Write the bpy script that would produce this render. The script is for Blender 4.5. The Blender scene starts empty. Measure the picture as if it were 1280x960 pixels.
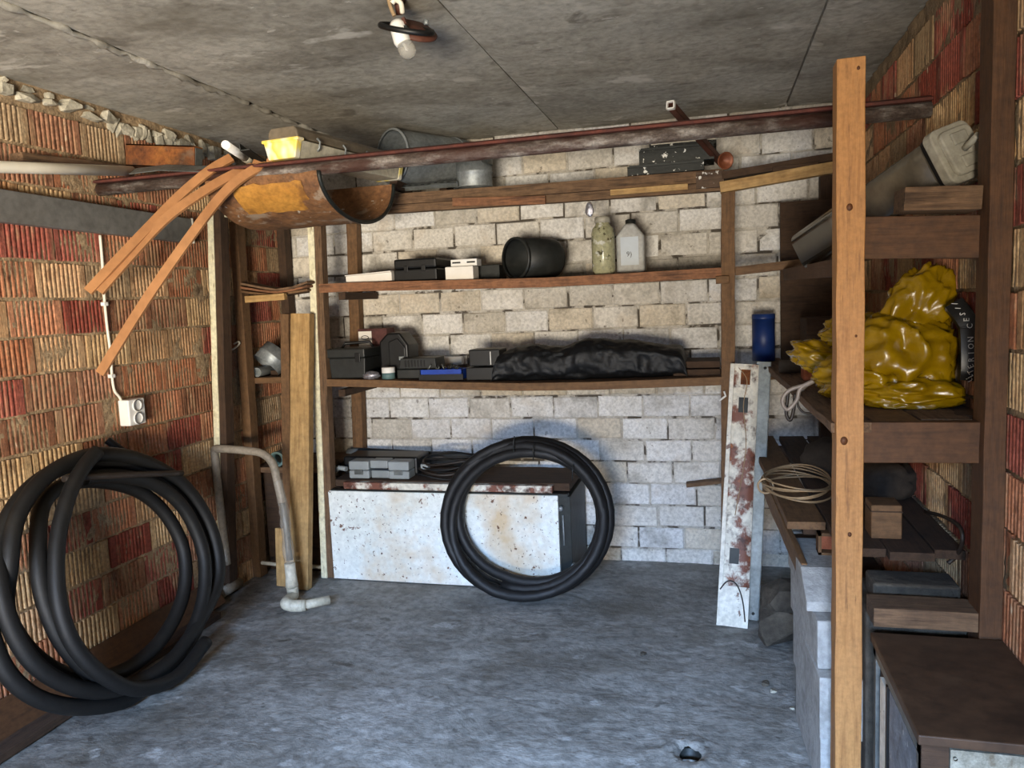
import bpy, math, random
from mathutils import Vector, Matrix, noise as mnoise
random.seed(7)
SC = bpy.context.scene
COL = SC.collection

# ------------------------------------------------------------------ camera
YAW, PITCH, ROLL, FPX = .259787, .106865, .044112, 953.94
EYE = Vector((0, 0, 1.5))
_f = Vector((-math.sin(YAW)*math.cos(PITCH), math.cos(YAW)*math.cos(PITCH), -math.sin(PITCH)))
_r0 = Vector((math.cos(YAW), math.sin(YAW), 0)); _d0 = _f.cross(_r0)
_r = _r0*math.cos(ROLL)+_d0*math.sin(ROLL); _d = _d0*math.cos(ROLL)-_r0*math.sin(ROLL)
cam = bpy.data.cameras.new('camera'); camo = bpy.data.objects.new('camera', cam); COL.objects.link(camo)
cam.sensor_width = 36; cam.lens = 36*FPX/1280; cam.clip_start = .02; cam.clip_end = 200
camo.matrix_world = Matrix(((_r.x, -_d.x, -_f.x, EYE.x), (_r.y, -_d.y, -_f.y, EYE.y), (_r.z, -_d.z, -_f.z, EYE.z), (0, 0, 0, 1)))
SC.camera = camo
def A(px, py, x=None, y=None, z=None):
    """point of the room seen at a pixel of the photograph, on a plane x=, y= or z= of the room"""
    d = _r*((px-640)/FPX)+_d*((py-480)/FPX)+_f
    t = (x-EYE.x)/d.x if x is not None else (y-EYE.y)/d.y if y is not None else (z-EYE.z)/d.z
    return EYE+d*t

# ------------------------------------------------------------------ world, daylight, exposure
w = bpy.data.worlds.new('sky'); SC.world = w; w.use_nodes = True
w.node_tree.nodes['Background'].inputs[0].default_value = (.55, .72, 1, 1)
w.node_tree.nodes['Background'].inputs[1].default_value = .6
def area(name, loc, rot, sx, sy, power, col, spread=180):
    l = bpy.data.lights.new(name, 'AREA'); l.shape = 'RECTANGLE'; l.size = sx; l.size_y = sy
    l.energy = power; l.color = col; l.spread = math.radians(spread)
    o = bpy.data.objects.new(name, l); COL.objects.link(o); o.location = loc; o.rotation_euler = rot
    return o
# sky light falling in through the opening behind the camera, and light thrown up by the sunlit yard outside it
area('door_sky_light', (-.35, -3.0, 2.55), (math.radians(57), 0, math.radians(2)), 1.5, .8, 270, (.40, .62, 1.0), 58)
area('yard_bounce_light', (.40, -4.2, .60), (math.radians(98), 0, math.radians(16)), 2.6, 1.0, 1180, (1.0, .885, .72))
SC.view_settings.view_transform = 'Standard'; SC.view_settings.look = 'None'
SC.view_settings.exposure = -0.1; SC.view_settings.gamma = 1; SC.view_settings.use_curve_mapping = False

# ------------------------------------------------------------------ materials
def lin(c):
    return tuple(((v/255)/12.92 if v/255 <= .04045 else ((v/255+.055)/1.055)**2.4) for v in c)+(1,)
def M(name, cols, nscale=6, stretch=(1, 1, 1), detail=6, rough=.8, rough2=None, bump=.2, bscale=None, stains=(), metal=0,
      objcol=0, trans=0, alpha=1, ior=1.45, spec=.5, ramp=(.3, .7), coords='Object', sheen=0, bdist=.01, dist=0, grit=.25, gscale=None):
    m = bpy.data.materials.new(name); m.use_nodes = True; nt = m.node_tree; N = nt.nodes; L = nt.links
    b = N['Principled BSDF']
    tc = N.new('ShaderNodeTexCoord'); oi = N.new('ShaderNodeObjectInfo')
    mul = N.new('ShaderNodeMath'); mul.operation = 'MULTIPLY'; mul.inputs[1].default_value = 37.0; L.new(oi.outputs['Random'], mul.inputs[0])
    add = N.new('ShaderNodeVectorMath'); add.operation = 'ADD'
    L.new(tc.outputs[coords], add.inputs[0]); L.new(mul.outputs[0], add.inputs[1])
    mp = N.new('ShaderNodeMapping'); mp.inputs['Scale'].default_value = stretch; L.new(add.outputs[0], mp.inputs[0])
    def nz(scale, det=detail, vec=mp, dd=dist):
        n = N.new('ShaderNodeTexNoise'); n.inputs['Scale'].default_value = scale; n.inputs['Detail'].default_value = det
        n.inputs['Roughness'].default_value = .62; n.inputs['Distortion'].default_value = dd
        L.new(vec.outputs[0], n.inputs['Vector']); return n
    n1 = nz(nscale); cr = N.new('ShaderNodeValToRGB'); L.new(n1.outputs['Fac'], cr.inputs[0])
    el = cr.color_ramp.elements
    for i, c in enumerate(cols):
        p = ramp[0]+(ramp[1]-ramp[0])*i/max(1, len(cols)-1)
        e = el[i] if i < 2 else el.new(p)
        e.position = p; e.color = lin(c)
    col = cr.outputs[0]
    def mix(a, bcol, fac, mode='MIX'):
        x = N.new('ShaderNodeMix'); x.data_type = 'RGBA'; x.blend_type = mode
        if isinstance(fac, (int, float)): x.inputs[0].default_value = fac
        else: L.new(fac, x.inputs[0])
        L.new(a, x.inputs[6])
        if isinstance(bcol, tuple): x.inputs[7].default_value = bcol
        else: L.new(bcol, x.inputs[7])
        return x.outputs[2]
    if objcol: col = mix(col, oi.outputs['Color'], objcol, 'MIX') if objcol < 2 else mix(col, oi.outputs['Color'], 1.0, 'MULTIPLY')
    if grit:
        n = nz(gscale or nscale*7, 4, add); r = N.new('ShaderNodeMapRange'); r.inputs[1].default_value = .32; r.inputs[2].default_value = .62
        r.inputs[3].default_value = 1-grit; r.inputs[4].default_value = 1.08; r.clamp = True
        L.new(n.outputs['Fac'], r.inputs[0]); col = mix(col, r.outputs[0], 1.0, 'MULTIPLY')
    for st in stains:                                   # (colour, noise scale, low, high, amount[, stretched])
        n = nz(st[1], 5, mp if len(st) < 6 or st[5] else add)
        r = N.new('ShaderNodeMapRange'); r.inputs[1].default_value = st[2]; r.inputs[2].default_value = st[3]; r.inputs[4].default_value = st[4]
        L.new(n.outputs['Fac'], r.inputs[0]); col = mix(col, lin(st[0]), r.outputs[0])
    L.new(col, b.inputs['Base Color'])
    if rough2 is not None:
        r = N.new('ShaderNodeMapRange'); r.inputs[1].default_value = .3; r.inputs[2].default_value = .7
        r.inputs[3].default_value = rough; r.inputs[4].default_value = rough2
        n = nz(nscale*.7); L.new(n.outputs['Fac'], r.inputs[0]); L.new(r.outputs[0], b.inputs['Roughness'])
    else: b.inputs['Roughness'].default_value = rough
    b.inputs['Metallic'].default_value = metal; b.inputs['IOR'].default_value = ior
    b.inputs['Specular IOR Level'].default_value = spec
    b.inputs['Transmission Weight'].default_value = trans; b.inputs['Alpha'].default_value = alpha
    if sheen: b.inputs['Coat Weight'].default_value = sheen; b.inputs['Coat Roughness'].default_value = .2
    if bump:
        n = nz(bscale or nscale*2.5, 8); bp = N.new('ShaderNodeBump'); bp.inputs['Strength'].default_value = bump; bp.inputs['Distance'].default_value = bdist
        L.new(n.outputs['Fac'], bp.inputs['Height']); L.new(bp.outputs[0], b.inputs['Normal'])
    return m
GR = (1.2, 14, 14)     # wood grain runs along local x
clay = M('clay', [(170, 150, 135), (255, 252, 248), (225, 205, 190)], 10, stretch=(2.2, 2.2, .8), rough=.9, bump=.5, bscale=60, objcol=2, ramp=(.3, .68), grit=.4, gscale=75,
         stains=[((168, 142, 108), 6, .52, .66, .55), ((64, 44, 36), 9, .62, .74, .7), ((205, 190, 160), 22, .64, .72, .5)])
mortarL = M('mortar_left', [(124, 102, 78), (172, 148, 116), (140, 116, 88)], 14, rough=.95, bump=.8, bscale=70, grit=.45, gscale=60, stains=[((64, 50, 38), 7, .58, .74, .7)])
mortarR = M('mortar_right', [(116, 98, 74), (160, 138, 108)], 14, rough=.95, bump=.8, bscale=70)
white_block = M('white_block', [(182, 178, 170), (224, 221, 215), (234, 232, 228)], 6, rough=.85, bump=.4, bscale=55, objcol=2, ramp=(.3, .6), grit=.3, gscale=60,
                stains=[((150, 140, 126), 5, .58, .72, .6), ((96, 88, 76), 30, .65, .70, .7), ((196, 172, 140), 3.5, .58, .76, .45), ((92, 80, 66), 12, .68, .73, .7)])
mortarB = M('mortar_back', [(168, 162, 150), (206, 201, 192)], 10, rough=.95, bump=.7, bscale=60, stains=[((62, 54, 44), 8, .50, .56, .9)])
floor_m = M('floor_concrete', [(104, 100, 94), (138, 135, 129), (158, 155, 150)], 1.6, rough=.5, rough2=.8, bump=.6, bscale=4.5, stretch=(1, 1.3, 1), dist=.15, bdist=.04, grit=.45, gscale=26,
            stains=[((92, 86, 76), 2.4, .52, .70, .7), ((180, 178, 174), 6, .62, .68, .6), ((66, 61, 54), 8, .65, .70, .7), ((52, 48, 42), 24, .67, .71, .7)])
ceil_m = M('ceiling_concrete', [(134, 129, 118), (172, 168, 157), (188, 184, 173)], 1.5, rough=.9, bump=.22, bscale=14, stretch=(1, 1.5, 1), dist=.4, grit=.3, gscale=30,
           stains=[((112, 106, 93), 1.1, .50, .66, .8), ((220, 216, 206), 2.4, .60, .66, .65), ((98, 92, 82), 4.5, .60, .68, .6), ((222, 218, 208), 14, .66, .70, .5)])
pine = M('pine', [(142, 96, 52), (172, 122, 70), (154, 106, 58)], 4, GR, rough=.6, bump=.2, grit=.15, gscale=90, stains=[((98, 62, 34), 5, .58, .72, .6), ((70, 45, 26), 9, .64, .74, .7)])
knot_m = M('knot', [(70, 40, 20), (100, 60, 32)], 20, rough=.6, bump=.1)
pale_wood = M('pale_wood', [(150, 116, 70), (190, 156, 104)], 4, GR, rough=.75, bump=.3, stains=[((104, 74, 42), 5, .58, .76, .6)])
old_wood = M('old_wood', [(78, 58, 42), (116, 90, 66), (92, 70, 50)], 4, GR, rough=.85, bump=.5, stains=[((48, 35, 26), 4, .52, .74, .8)])
dark_wood = M('dark_wood', [(52, 38, 28), (84, 62, 44)], 4, GR, rough=.85, bump=.5, stains=[((28, 20, 15), 4, .52, .74, .8)])
red_wood = M('red_wood', [(98, 64, 42), (138, 94, 64), (112, 76, 50)], 4, GR, rough=.75, bump=.3, grit=.3, gscale=40, stains=[((62, 38, 24), 4, .52, .70, .8)])
brown_wood = M('brown_wood', [(92, 66, 42), (126, 94, 62)], 4, GR, rough=.75, bump=.3, grit=.3, gscale=40, stains=[((58, 40, 26), 4, .54, .72, .7)])
rack_wood = M('rack_wood', [(68, 44, 25), (98, 65, 38)], 4, GR, rough=.7, bump=.3, grit=.3, gscale=40, stains=[((42, 27, 17), 4, .54, .72, .7)])
spat_wood = M('spattered_wood', [(74, 58, 46), (104, 84, 68)], 4, GR, rough=.85, bump=.5, stains=[((44, 34, 28), 4, .52, .74, .8), ((225, 222, 215), 34, .60, .61, .95, False)])
cream_paint = M('cream_paint', [(214, 206, 170), (232, 226, 196)], 6, (2, 8, 8), rough=.6, bump=.3, stains=[((120, 98, 62), 7, .6, .7, .8)])
rust = M('rust', [(74, 42, 24), (120, 70, 34), (146, 92, 42)], 12, rough=.9, bump=.6, grit=.4, gscale=60, stains=[((50, 34, 27), 6, .50, .62, .85), ((104, 92, 78), 8, .58, .66, .5)])
ochre_rust = M('ochre_rust', [(88, 60, 42), (132, 92, 58), (112, 78, 50)], 7, rough=.75, bump=.6, grit=.4, gscale=50, stains=[((150, 134, 116), 8, .56, .62, .75), ((54, 38, 30), 5, .56, .70, .8), ((198, 192, 180), 26, .66, .69, .8)])
ochre_paint = M('ochre_paint', [(158, 108, 44), (184, 132, 58)], 9, rough=.6, bump=.3, grit=.3, gscale=45, stains=[((110, 74, 40), 8, .56, .68, .8)])
beam_red = M('beam_red', [(70, 34, 28), (104, 52, 40)], 14, rough=.75, bump=.4, stains=[((52, 30, 26), 8, .5, .7, .7)])
beam_grey = M('beam_flaked', [(64, 52, 47), (104, 92, 85), (168, 162, 156)], 30, (.35, 1, 1), rough=.5, bump=.8, grit=.4, gscale=120, stains=[((66, 38, 30), 9, .5, .60, .8)])
galv = M('galvanised', [(128, 134, 136), (168, 174, 176)], 8, rough=.38, rough2=.6, bump=.1, metal=.5, stains=[((96, 98, 98), 5, .55, .75, .5)])
steel_dull = M('steel_dull', [(92, 96, 94), (128, 132, 130)], 8, rough=.5, bump=.15, metal=.6)
grey_paint = M('grey_paint', [(96, 95, 92), (116, 115, 112)], 4, rough=.55, bump=.08, stains=[((84, 78, 70), 3, .55, .75, .5)])
dark_metal = M('dark_metal', [(26, 28, 27), (42, 46, 44)], 8, rough=.5, bump=.2, metal=.3, stains=[((84, 84, 80), 6, .6, .7, .5)])
fleck_metal = M('flecked_metal', [(18, 20, 19), (34, 38, 36)], 8, rough=.5, bump=.2, metal=.3, grit=.2, stains=[((215, 215, 210), 30, .61, .62, .9), ((120, 116, 106), 7, .58, .66, .6)])
white_enamel = M('white_enamel', [(216, 221, 215), (234, 236, 230)], 5, rough=.45, bump=.15, grit=.12,
                 stains=[((196, 158, 100), 1.7, .50, .66, .75), ((70, 42, 26), 46, .635, .66, .95), ((96, 58, 34), 17, .655, .68, .95), ((58, 36, 24), 80, .66, .69, .8)])
rusty_white = M('rusty_white', [(206, 200, 184), (224, 220, 206)], 6, rough=.55, bump=.4, stains=[((108, 52, 30), 9, .48, .56, .95), ((60, 32, 22), 14, .55, .66, .9), ((180, 110, 60), 18, .62, .7, .6)])
white_scale = M('white_scale', [(206, 200, 184), (226, 222, 210)], 6, rough=.5, bump=.2, stains=[((96, 56, 34), 22, .63, .68, .9)])
rubber = M('rubber', [(12, 12, 13), (20, 20, 21)], 8, rough=.5, rough2=.7, bump=.15, stains=[((60, 58, 54), 6, .6, .8, .3)])
hose_dusty = M('dusty_rubber', [(13, 12, 11), (21, 20, 18)], 8, rough=.6, bump=.2, stains=[((66, 60, 48), 5, .58, .8, .35)])
black_plastic = M('black_plastic', [(10, 11, 12), (18, 19, 20)], 6, rough=.45, bump=.08, stains=[((50, 50, 49), 7, .6, .8, .25)])
darkgrey_plastic = M('darkgrey_plastic', [(28, 30, 29), (40, 42, 41)], 6, rough=.5, bump=.08, stains=[((70, 68, 64), 7, .6, .8, .3)])
grey_plastic = M('grey_plastic', [(126, 132, 132), (150, 156, 156)], 6, rough=.5, bump=.05, grit=0)
tarp_m = M('black_tarp', [(10, 12, 15), (19, 22, 26)], 5, rough=.45, rough2=.7, bump=.4, bscale=14, bdist=.02, stains=[((56, 52, 46), 5, .6, .74, .45)])
white_plastic = M('white_plastic', [(222, 221, 216), (236, 235, 231)], 5, rough=.45, bump=.03, grit=0)
cream_plastic = M('cream_plastic', [(186, 180, 160), (206, 200, 182)], 7, rough=.5, bump=.1, stains=[((140, 130, 106), 6, .56, .76, .6)])
pvc_grey = M('pvc_dusty', [(128, 118, 104), (156, 146, 130)], 8, rough=.55, bump=.2, stains=[((200, 196, 186), 10, .6, .72, .5)])
teal_plastic = M('teal_plastic', [(76, 104, 106), (98, 124, 124)], 6, rough=.5, bump=.1, grit=0)
blue_plastic = M('blue_plastic', [(16, 52, 140), (28, 74, 176)], 6, rough=.4, bump=.05, grit=0)
navy_plastic = M('navy_plastic', [(18, 40, 92), (30, 58, 120)], 6, rough=.45, bump=.05, grit=0)
yellow_film = M('yellow_film', [(126, 98, 3), (148, 116, 5)], 5, rough=.24, bump=.35, bscale=9, bdist=.02, grit=.1, stains=[((104, 76, 4), 5, .50, .66, .6)], sheen=.4)
black_print = M('black_print', [(16, 15, 14), (24, 23, 22)], 5, rough=.4, bump=.1)
white_print = M('white_print', [(190, 186, 178), (205, 200, 192)], 5, rough=.5, bump=0, grit=0)
strip_m = M('tan_strip', [(150, 104, 66), (170, 122, 80)], 3, rough=.45, bump=.05, grit=.15, stains=[((118, 78, 46), 4, .6, .8, .5)])
glass_m = M('dirty_glass', [(166, 164, 128), (196, 194, 160)], 8, rough=.12, bump=.15, trans=.3, ior=1.3, stains=[((64, 58, 42), 26, .57, .61, .85), ((232, 232, 226), 18, .58, .63, .85), ((96, 62, 36), 6, .60, .70, .6)])
bulb_glass = M('bulb_glass', [(225, 222, 212), (238, 236, 228)], 5, rough=.08, bump=0, trans=.75, ior=1.1, grit=0)
canister_m = M('canister_plastic', [(150, 150, 146), (178, 178, 174)], 5, rough=.5, bump=.08, stains=[((104, 100, 92), 4, .56, .76, .5)])
paper_m = M('paper_label', [(178, 186, 194), (196, 204, 210)], 8, rough=.8, bump=.05, grit=0)
stone_m = M('rubble_stone', [(140, 134, 118), (184, 178, 160), (208, 202, 184)], 9, rough=.95, bump=.8, bscale=30, stains=[((92, 86, 74), 5, .55, .75, .6)])
dark_stone = M('dark_stone', [(58, 52, 44), (96, 88, 76)], 8, rough=.95, bump=.8, bscale=28, stains=[((36, 31, 26), 6, .5, .7, .7), ((128, 120, 106), 9, .62, .72, .6)])
aac_m = M('aerated_block', [(150, 149, 146), (176, 175, 171)], 6, rough=.92, bump=.5, bscale=60, stains=[((118, 115, 106), 4, .54, .72, .7)])
bitumen = M('dark_top_board', [(46, 33, 24), (74, 54, 38), (58, 42, 30)], 3.5, rough=.6, bump=.2, grit=.3, stains=[((30, 19, 13), 3, .50, .62, .8), ((92, 72, 54), 5, .60, .70, .5)])
flake_metal = M('flaked_sheet', [(120, 118, 104), (176, 174, 160)], 30, rough=.5, bump=.3, metal=.35, stains=[((94, 78, 54), 14, .54, .64, .7)])
blue_sheet = M('weathered_sheet', [(84, 94, 106), (140, 150, 160)], 22, rough=.5, bump=.3, metal=.2, stains=[((34, 38, 44), 9, .52, .60, .85), ((190, 196, 200), 30, .62, .68, .6)])
diffuser_m = M('dusty_diffuser', [(112, 100, 84), (138, 126, 108)], 5, rough=.3, bump=.1, trans=.2, stains=[((84, 74, 60), 4, .55, .75, .6)])
yellow_cap = M('yellowed_plastic', [(228, 224, 208), (230, 214, 130), (234, 206, 84), (232, 228, 214)], 9, rough=.45, bump=.03, grit=0, detail=2, ramp=(.36, .66))
fixture_clear = M('smoked_cover', [(74, 68, 58), (104, 97, 85)], 4, rough=.16, bump=.06, trans=.25, stains=[((58, 52, 44), 4, .52, .72, .6), ((150, 140, 122), 3, .64, .72, .4)], sheen=.5)
grey_cap = M('grey_cap', [(150, 146, 132), (174, 170, 156)], 6, rough=.5, bump=.1)
copper_m = M('copper', [(104, 58, 40), (150, 92, 64)], 6, rough=.5, bump=.1, metal=.3)
cable_white = M('cable_white', [(214, 208, 190), (230, 225, 210)], 6, rough=.5, bump=.05, grit=0)
wire_tan = M('wire_tan', [(140, 116, 86), (172, 146, 112)], 6, rough=.5, bump=.05)
dark_cable = M('dark_cable', [(34, 28, 24), (52, 44, 38)], 6, rough=.5, bump=.05)
silver_wire = M('silver_wire', [(110, 100, 92), (150, 138, 128)], 6, rough=.4, bump=.05)
terracotta = M('terracotta', [(146, 78, 52), (176, 104, 74)], 9, rough=.9, bump=.4)
sack_m = M('dark_sack', [(40, 34, 28), (62, 54, 46)], 7, rough=.9, bump=.4)
brown_leather = M('rust_brown_plate', [(70, 40, 30), (98, 58, 44)], 7, rough=.6, bump=.2)
red_card = M('red_card', [(60, 30, 28), (92, 52, 48)], 9, rough=.7, bump=.05)
white_card = M('white_card', [(222, 216, 206), (236, 232, 224)], 9, rough=.7, bump=.05, grit=0)
clear_film = M('clear_film', [(170, 160, 144), (200, 192, 178)], 12, rough=.2, bump=.5, bscale=24, alpha=.35)
foil_m = M('foil', [(150, 150, 160), (190, 190, 200)], 14, rough=.3, bump=.6, metal=.7)
ground_m = M('yard_ground', [(150, 142, 128), (176, 168, 152)], 2, rough=.9, bump=.3)

# ------------------------------------------------------------------ geometry helpers
class MB:
    def __init__(s): s.v = []; s.f = []; s.sm = []
    def add(s, vs, fs, smooth=False, mtx=None):
        o = len(s.v)
        s.v += [tuple(mtx @ Vector(p)) if mtx else tuple(p) for p in vs]
        s.f += [tuple(i+o for i in f) for f in fs]; s.sm += [smooth]*len(fs); return s
    def box(s, x0, x1, y0, y1, z0, z1, mtx=None):
        vs = [(x, y, z) for z in (z0, z1) for y in (y0, y1) for x in (x0, x1)]
        return s.add(vs, [(0, 2, 3, 1), (4, 5, 7, 6), (0, 1, 5, 4), (2, 6, 7, 3), (0, 4, 6, 2), (1, 3, 7, 5)], mtx=mtx)
    def prism(s, poly, d0, d1, axis='y', mtx=None, smooth=False):
        n = len(poly)
        def P(a, b, d): return (a, d, b) if axis == 'y' else (d, a, b) if axis == 'x' else (a, b, d)
        vs = [P(a, b, d0) for a, b in poly]+[P(a, b, d1) for a, b in poly]
        fs = [(i, (i+1) % n, n+(i+1) % n, n+i) for i in range(n)]
        s.add(vs, fs, smooth, mtx); o = len(s.v)-2*n
        s.f += [tuple(range(o+n-1, o-1, -1)), tuple(range(o+n, o+2*n))]; s.sm += [False, False]; return s
    def tube(s, pts, r, n=10, closed=False, caps=True, rfun=None):
        pts = [Vector(p) for p in pts]; m = len(pts); vs = []; up = None
        for i, p in enumerate(pts):
            t = (pts[(i+1) % m]-pts[i-1]) if closed or 0 < i < m-1 else (pts[1]-pts[0] if i == 0 else pts[-1]-pts[-2])
            t.normalize()
            if up is None: up = t.orthogonal().normalized()
            up = (up-t*up.dot(t)).normalized(); sd = t.cross(up); rr = rfun(i/(m-1)) if rfun else r
            vs += [p+(up*math.cos(a)+sd*math.sin(a))*rr for a in [2*math.pi*k/n for k in range(n)]]
        fs = []
        for i in range(m if closed else m-1):
            for k in range(n):
                a, b = i*n+k, i*n+(k+1) % n; c, d = ((i+1) % m)*n+(k+1) % n, ((i+1) % m)*n+k
                fs.append((a, b, c, d))
        s.add(vs, fs, True); o = len(s.v)-len(vs)
        if caps and not closed:
            s.f += [tuple(o+k for k in range(n-1, -1, -1)), tuple(o+(m-1)*n+k for k in range(n))]; s.sm += [False, False]
        return s
    def lathe(s, prof, n=24, mtx=None, smooth=True):
        vs = [(r*math.cos(2*math.pi*k/n), r*math.sin(2*math.pi*k/n), z) for r, z in prof for k in range(n)]
        fs = [(i*n+k, i*n+(k+1) % n, (i+1)*n+(k+1) % n, (i+1)*n+k) for i in range(len(prof)-1) for k in range(n)]
        return s.add(vs, fs, smooth, mtx)
    def grid(s, fn, nu, nv, smooth=True, skip=None, closeu=False):
        vs = [fn(i/nu, j/nv) for j in range(nv+1) for i in range(nu+(0 if closeu else 1))]
        W = nu if closeu else nu+1
        fs = [(j*W+i, j*W+(i+1) % W, (j+1)*W+(i+1) % W, (j+1)*W+i) for j in range(nv) for i in range(nu) if not (skip and skip(i, j))]
        return s.add(vs, fs, smooth)
    def mesh(s, name, mat):
        me = bpy.data.meshes.new(name); me.from_pydata(s.v, [], s.f); me.polygons.foreach_set('use_smooth', s.sm)
        me.materials.append(mat); me.update(); return me
MW = {}
def place(o, W=None, parent=None):
    W = W or Matrix()
    if parent is not None:
        o.parent = parent; o.matrix_basis = MW[parent.name].inverted() @ W
    else: o.matrix_basis = W
    MW[o.name] = W
    return o
def meta(o, label=None, cat=None, group=None, kind=None):
    if label: o['label'] = label
    if cat: o['category'] = cat
    if group: o['group'] = group
    if kind: o['kind'] = kind
    return o
def obj(name, mb, mat, parent=None, W=None, bevel=0, label=None, cat=None, group=None, kind=None, recenter=True, seg=2, fixn=True):
    me = mb.mesh(name, mat) if isinstance(mb, MB) else mb
    if isinstance(mb, MB) and W is None and recenter and len(me.vertices):
        xs = [v.co.x for v in me.vertices]; ys = [v.co.y for v in me.vertices]; zs = [v.co.z for v in me.vertices]
        c = Vector(((min(xs)+max(xs))/2, (min(ys)+max(ys))/2, min(zs)))
        me.transform(Matrix.Translation(-c)); W = Matrix.Translation(c)
    if fixn and isinstance(mb, MB):
        import bmesh
        bm = bmesh.new(); bm.from_mesh(me); bmesh.ops.recalc_face_normals(bm, faces=bm.faces); bm.to_mesh(me); bm.free()
    o = bpy.data.objects.new(name, me); COL.objects.link(o); place(o, W, parent)
    if bevel:
        md = o.modifiers.new('bevel', 'BEVEL'); md.width = bevel; md.segments = seg; md.limit_method = 'ANGLE'; md.angle_limit = math.radians(40)
    return meta(o, label, cat, group, kind)
def thing(name, loc, label, cat, group=None, rotz=0):
    o = bpy.data.objects.new(name, None); COL.objects.link(o); o.empty_display_size = .05
    place(o, Matrix.Translation(Vector(loc)) @ Matrix.Rotation(rotz, 4, 'Z')); return meta(o, label, cat, group)
def frame(p0, p1, up=(0, 0, 1)):
    p0, p1 = Vector(p0), Vector(p1); x = (p1-p0).normalized(); u = Vector(up); z = (u-x*u.dot(x)).normalized(); y = z.cross(x)
    return Matrix(((x.x, y.x, z.x, p0.x), (x.y, y.y, z.y, p0.y), (x.z, y.z, z.z, p0.z), (0, 0, 0, 1)))
def plank(name, p0, p1, w, t, mat, parent=None, up=(0, 0, 1), rough=.0015, seed=0, bevel=.002, **kw):
    """timber from p0 to p1: t thick along 'up', w wide across; slightly uneven along its length"""
    W = frame(p0, p1, up); Ln = (Vector(p1)-Vector(p0)).length; n = max(2, int(Ln/.12)); mb = MB(); vs = []
    rr = random.Random(seed+int(Ln*1000))
    for i in range(n+1):
        for (a, b) in ((-1, -1), (1, -1), (1, 1), (-1, 1)):
            vs.append((Ln*i/n, a*w/2+rr.uniform(-rough, rough), b*t/2+rr.uniform(-rough, rough)))
    fs = [(i*4+k, i*4+(k+1) % 4, i*4+4+(k+1) % 4, i*4+4+k) for i in range(n) for k in range(4)]+[(3, 2, 1, 0), (n*4, n*4+1, n*4+2, n*4+3)]
    mb.add(vs, fs); return obj(name, mb, mat, parent, W, bevel=bevel, **kw)
def sag(name, pts, w, t, mat, parent=None, **kw):
    """board along world x through pts (front top edge), w deep, t thick"""
    mb = MB(); vs = []
    for p in pts: vs += [(p[0], p[1], p[2]-t), (p[0], p[1]+w, p[2]-t), (p[0], p[1]+w, p[2]), (p[0], p[1], p[2])]
    n = len(pts)-1
    fs = [(i*4+k, i*4+(k+1) % 4, i*4+4+(k+1) % 4, i*4+4+k) for i in range(n) for k in range(4)]+[(3, 2, 1, 0), (n*4, n*4+1, n*4+2, n*4+3)]
    mb.add(vs, fs); return obj(name, mb, mat, parent, bevel=.002, **kw)
def sweep(mb, pts, nrm, sec):
    """sweep a 2-d section (across, along normal) down a polyline; nrm = face normal"""
    pts = [Vector(p) for p in pts]; m = len(pts); k = len(sec); vs = []
    for i, p in enumerate(pts):
        t = ((pts[min(i+1, m-1)]-pts[max(i-1, 0)])).normalized(); n = Vector(nrm); n = (n-t*n.dot(t)).normalized(); s = t.cross(n)
        vs += [p+s*a+n*b for a, b in sec]
    fs = [(i*k+j, i*k+(j+1) % k, (i+1)*k+(j+1) % k, (i+1)*k+j) for i in range(m-1) for j in range(k)]+[tuple(range(k-1, -1, -1)), tuple((m-1)*k+j for j in range(k))]
    return mb.add(vs, fs)
def smooth_path(pts, n=8):
    P = [Vector(p) for p in pts]; out = []
    for i in range(len(P)-1):
        a, b, c, d = P[max(i-1, 0)], P[i], P[i+1], P[min(i+2, len(P)-1)]
        for k in range(n):
            t = k/n; out.append(.5*((2*b)+(c-a)*t+(2*a-5*b+4*c-d)*t*t+(3*b-a-3*c+d)*t**3))
    return out+[P[-1]]
def fbm(x, y, z=0, o=4): return mnoise.fractal(Vector((x, y, z)), 1.0, 2.0, o)
def blob(mb, c, r, seed=0, amp=.15, freq=3, nu=40, nv=24, ridge=True, floorz=None, tilt=None):
    c = Vector(c); R = tilt or Matrix()
    def fn(u, v):
        th = 2*math.pi*u; ph = math.pi*(v-.5); d = Vector((math.cos(ph)*math.cos(th), math.cos(ph)*math.sin(th), math.sin(ph)))
        q = d*freq+Vector((seed*7.1, seed*3.3, seed*1.7)); k = mnoise.fractal(q, 1, 2, 4)
        if ridge: k = .6*(1-2*abs(k))+.5*mnoise.noise(q*.5)
        p = R @ Vector((d.x*r[0], d.y*r[1], d.z*r[2]))*(1+amp*k); p = p+c
        if floorz is not None and p.z < floorz: p.z = floorz+.002*math.sin(p.x*40)
        return p
    return mb.grid(fn, nu, nv, closeu=True)
def rock(mb, c, r, seed, mtx=None):
    """angular broken stone: a chipped block with uneven corners"""
    import bmesh
    rr = random.Random(seed); bm = bmesh.new(); c = Vector(c)
    for k in range(22):
        d = Vector((rr.uniform(-1, 1), rr.uniform(-1, 1), rr.uniform(-1, 1))); m = max(abs(d.x), abs(d.y), abs(d.z)); d = d/m*rr.uniform(.82, 1)
        d = d*(.85 if d.length > 1.45 else 1); bm.verts.new(c+Vector((d.x*r[0], d.y*r[1], d.z*r[2])))
    bmesh.ops.convex_hull(bm, input=bm.verts); bm.verts.index_update(); used = [v for v in bm.verts if v.link_faces]
    ix = {v: i for i, v in enumerate(used)}; mb.add([v.co.copy() for v in used], [tuple(ix[v] for v in f.verts) for f in bm.faces]); bm.free()
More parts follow.
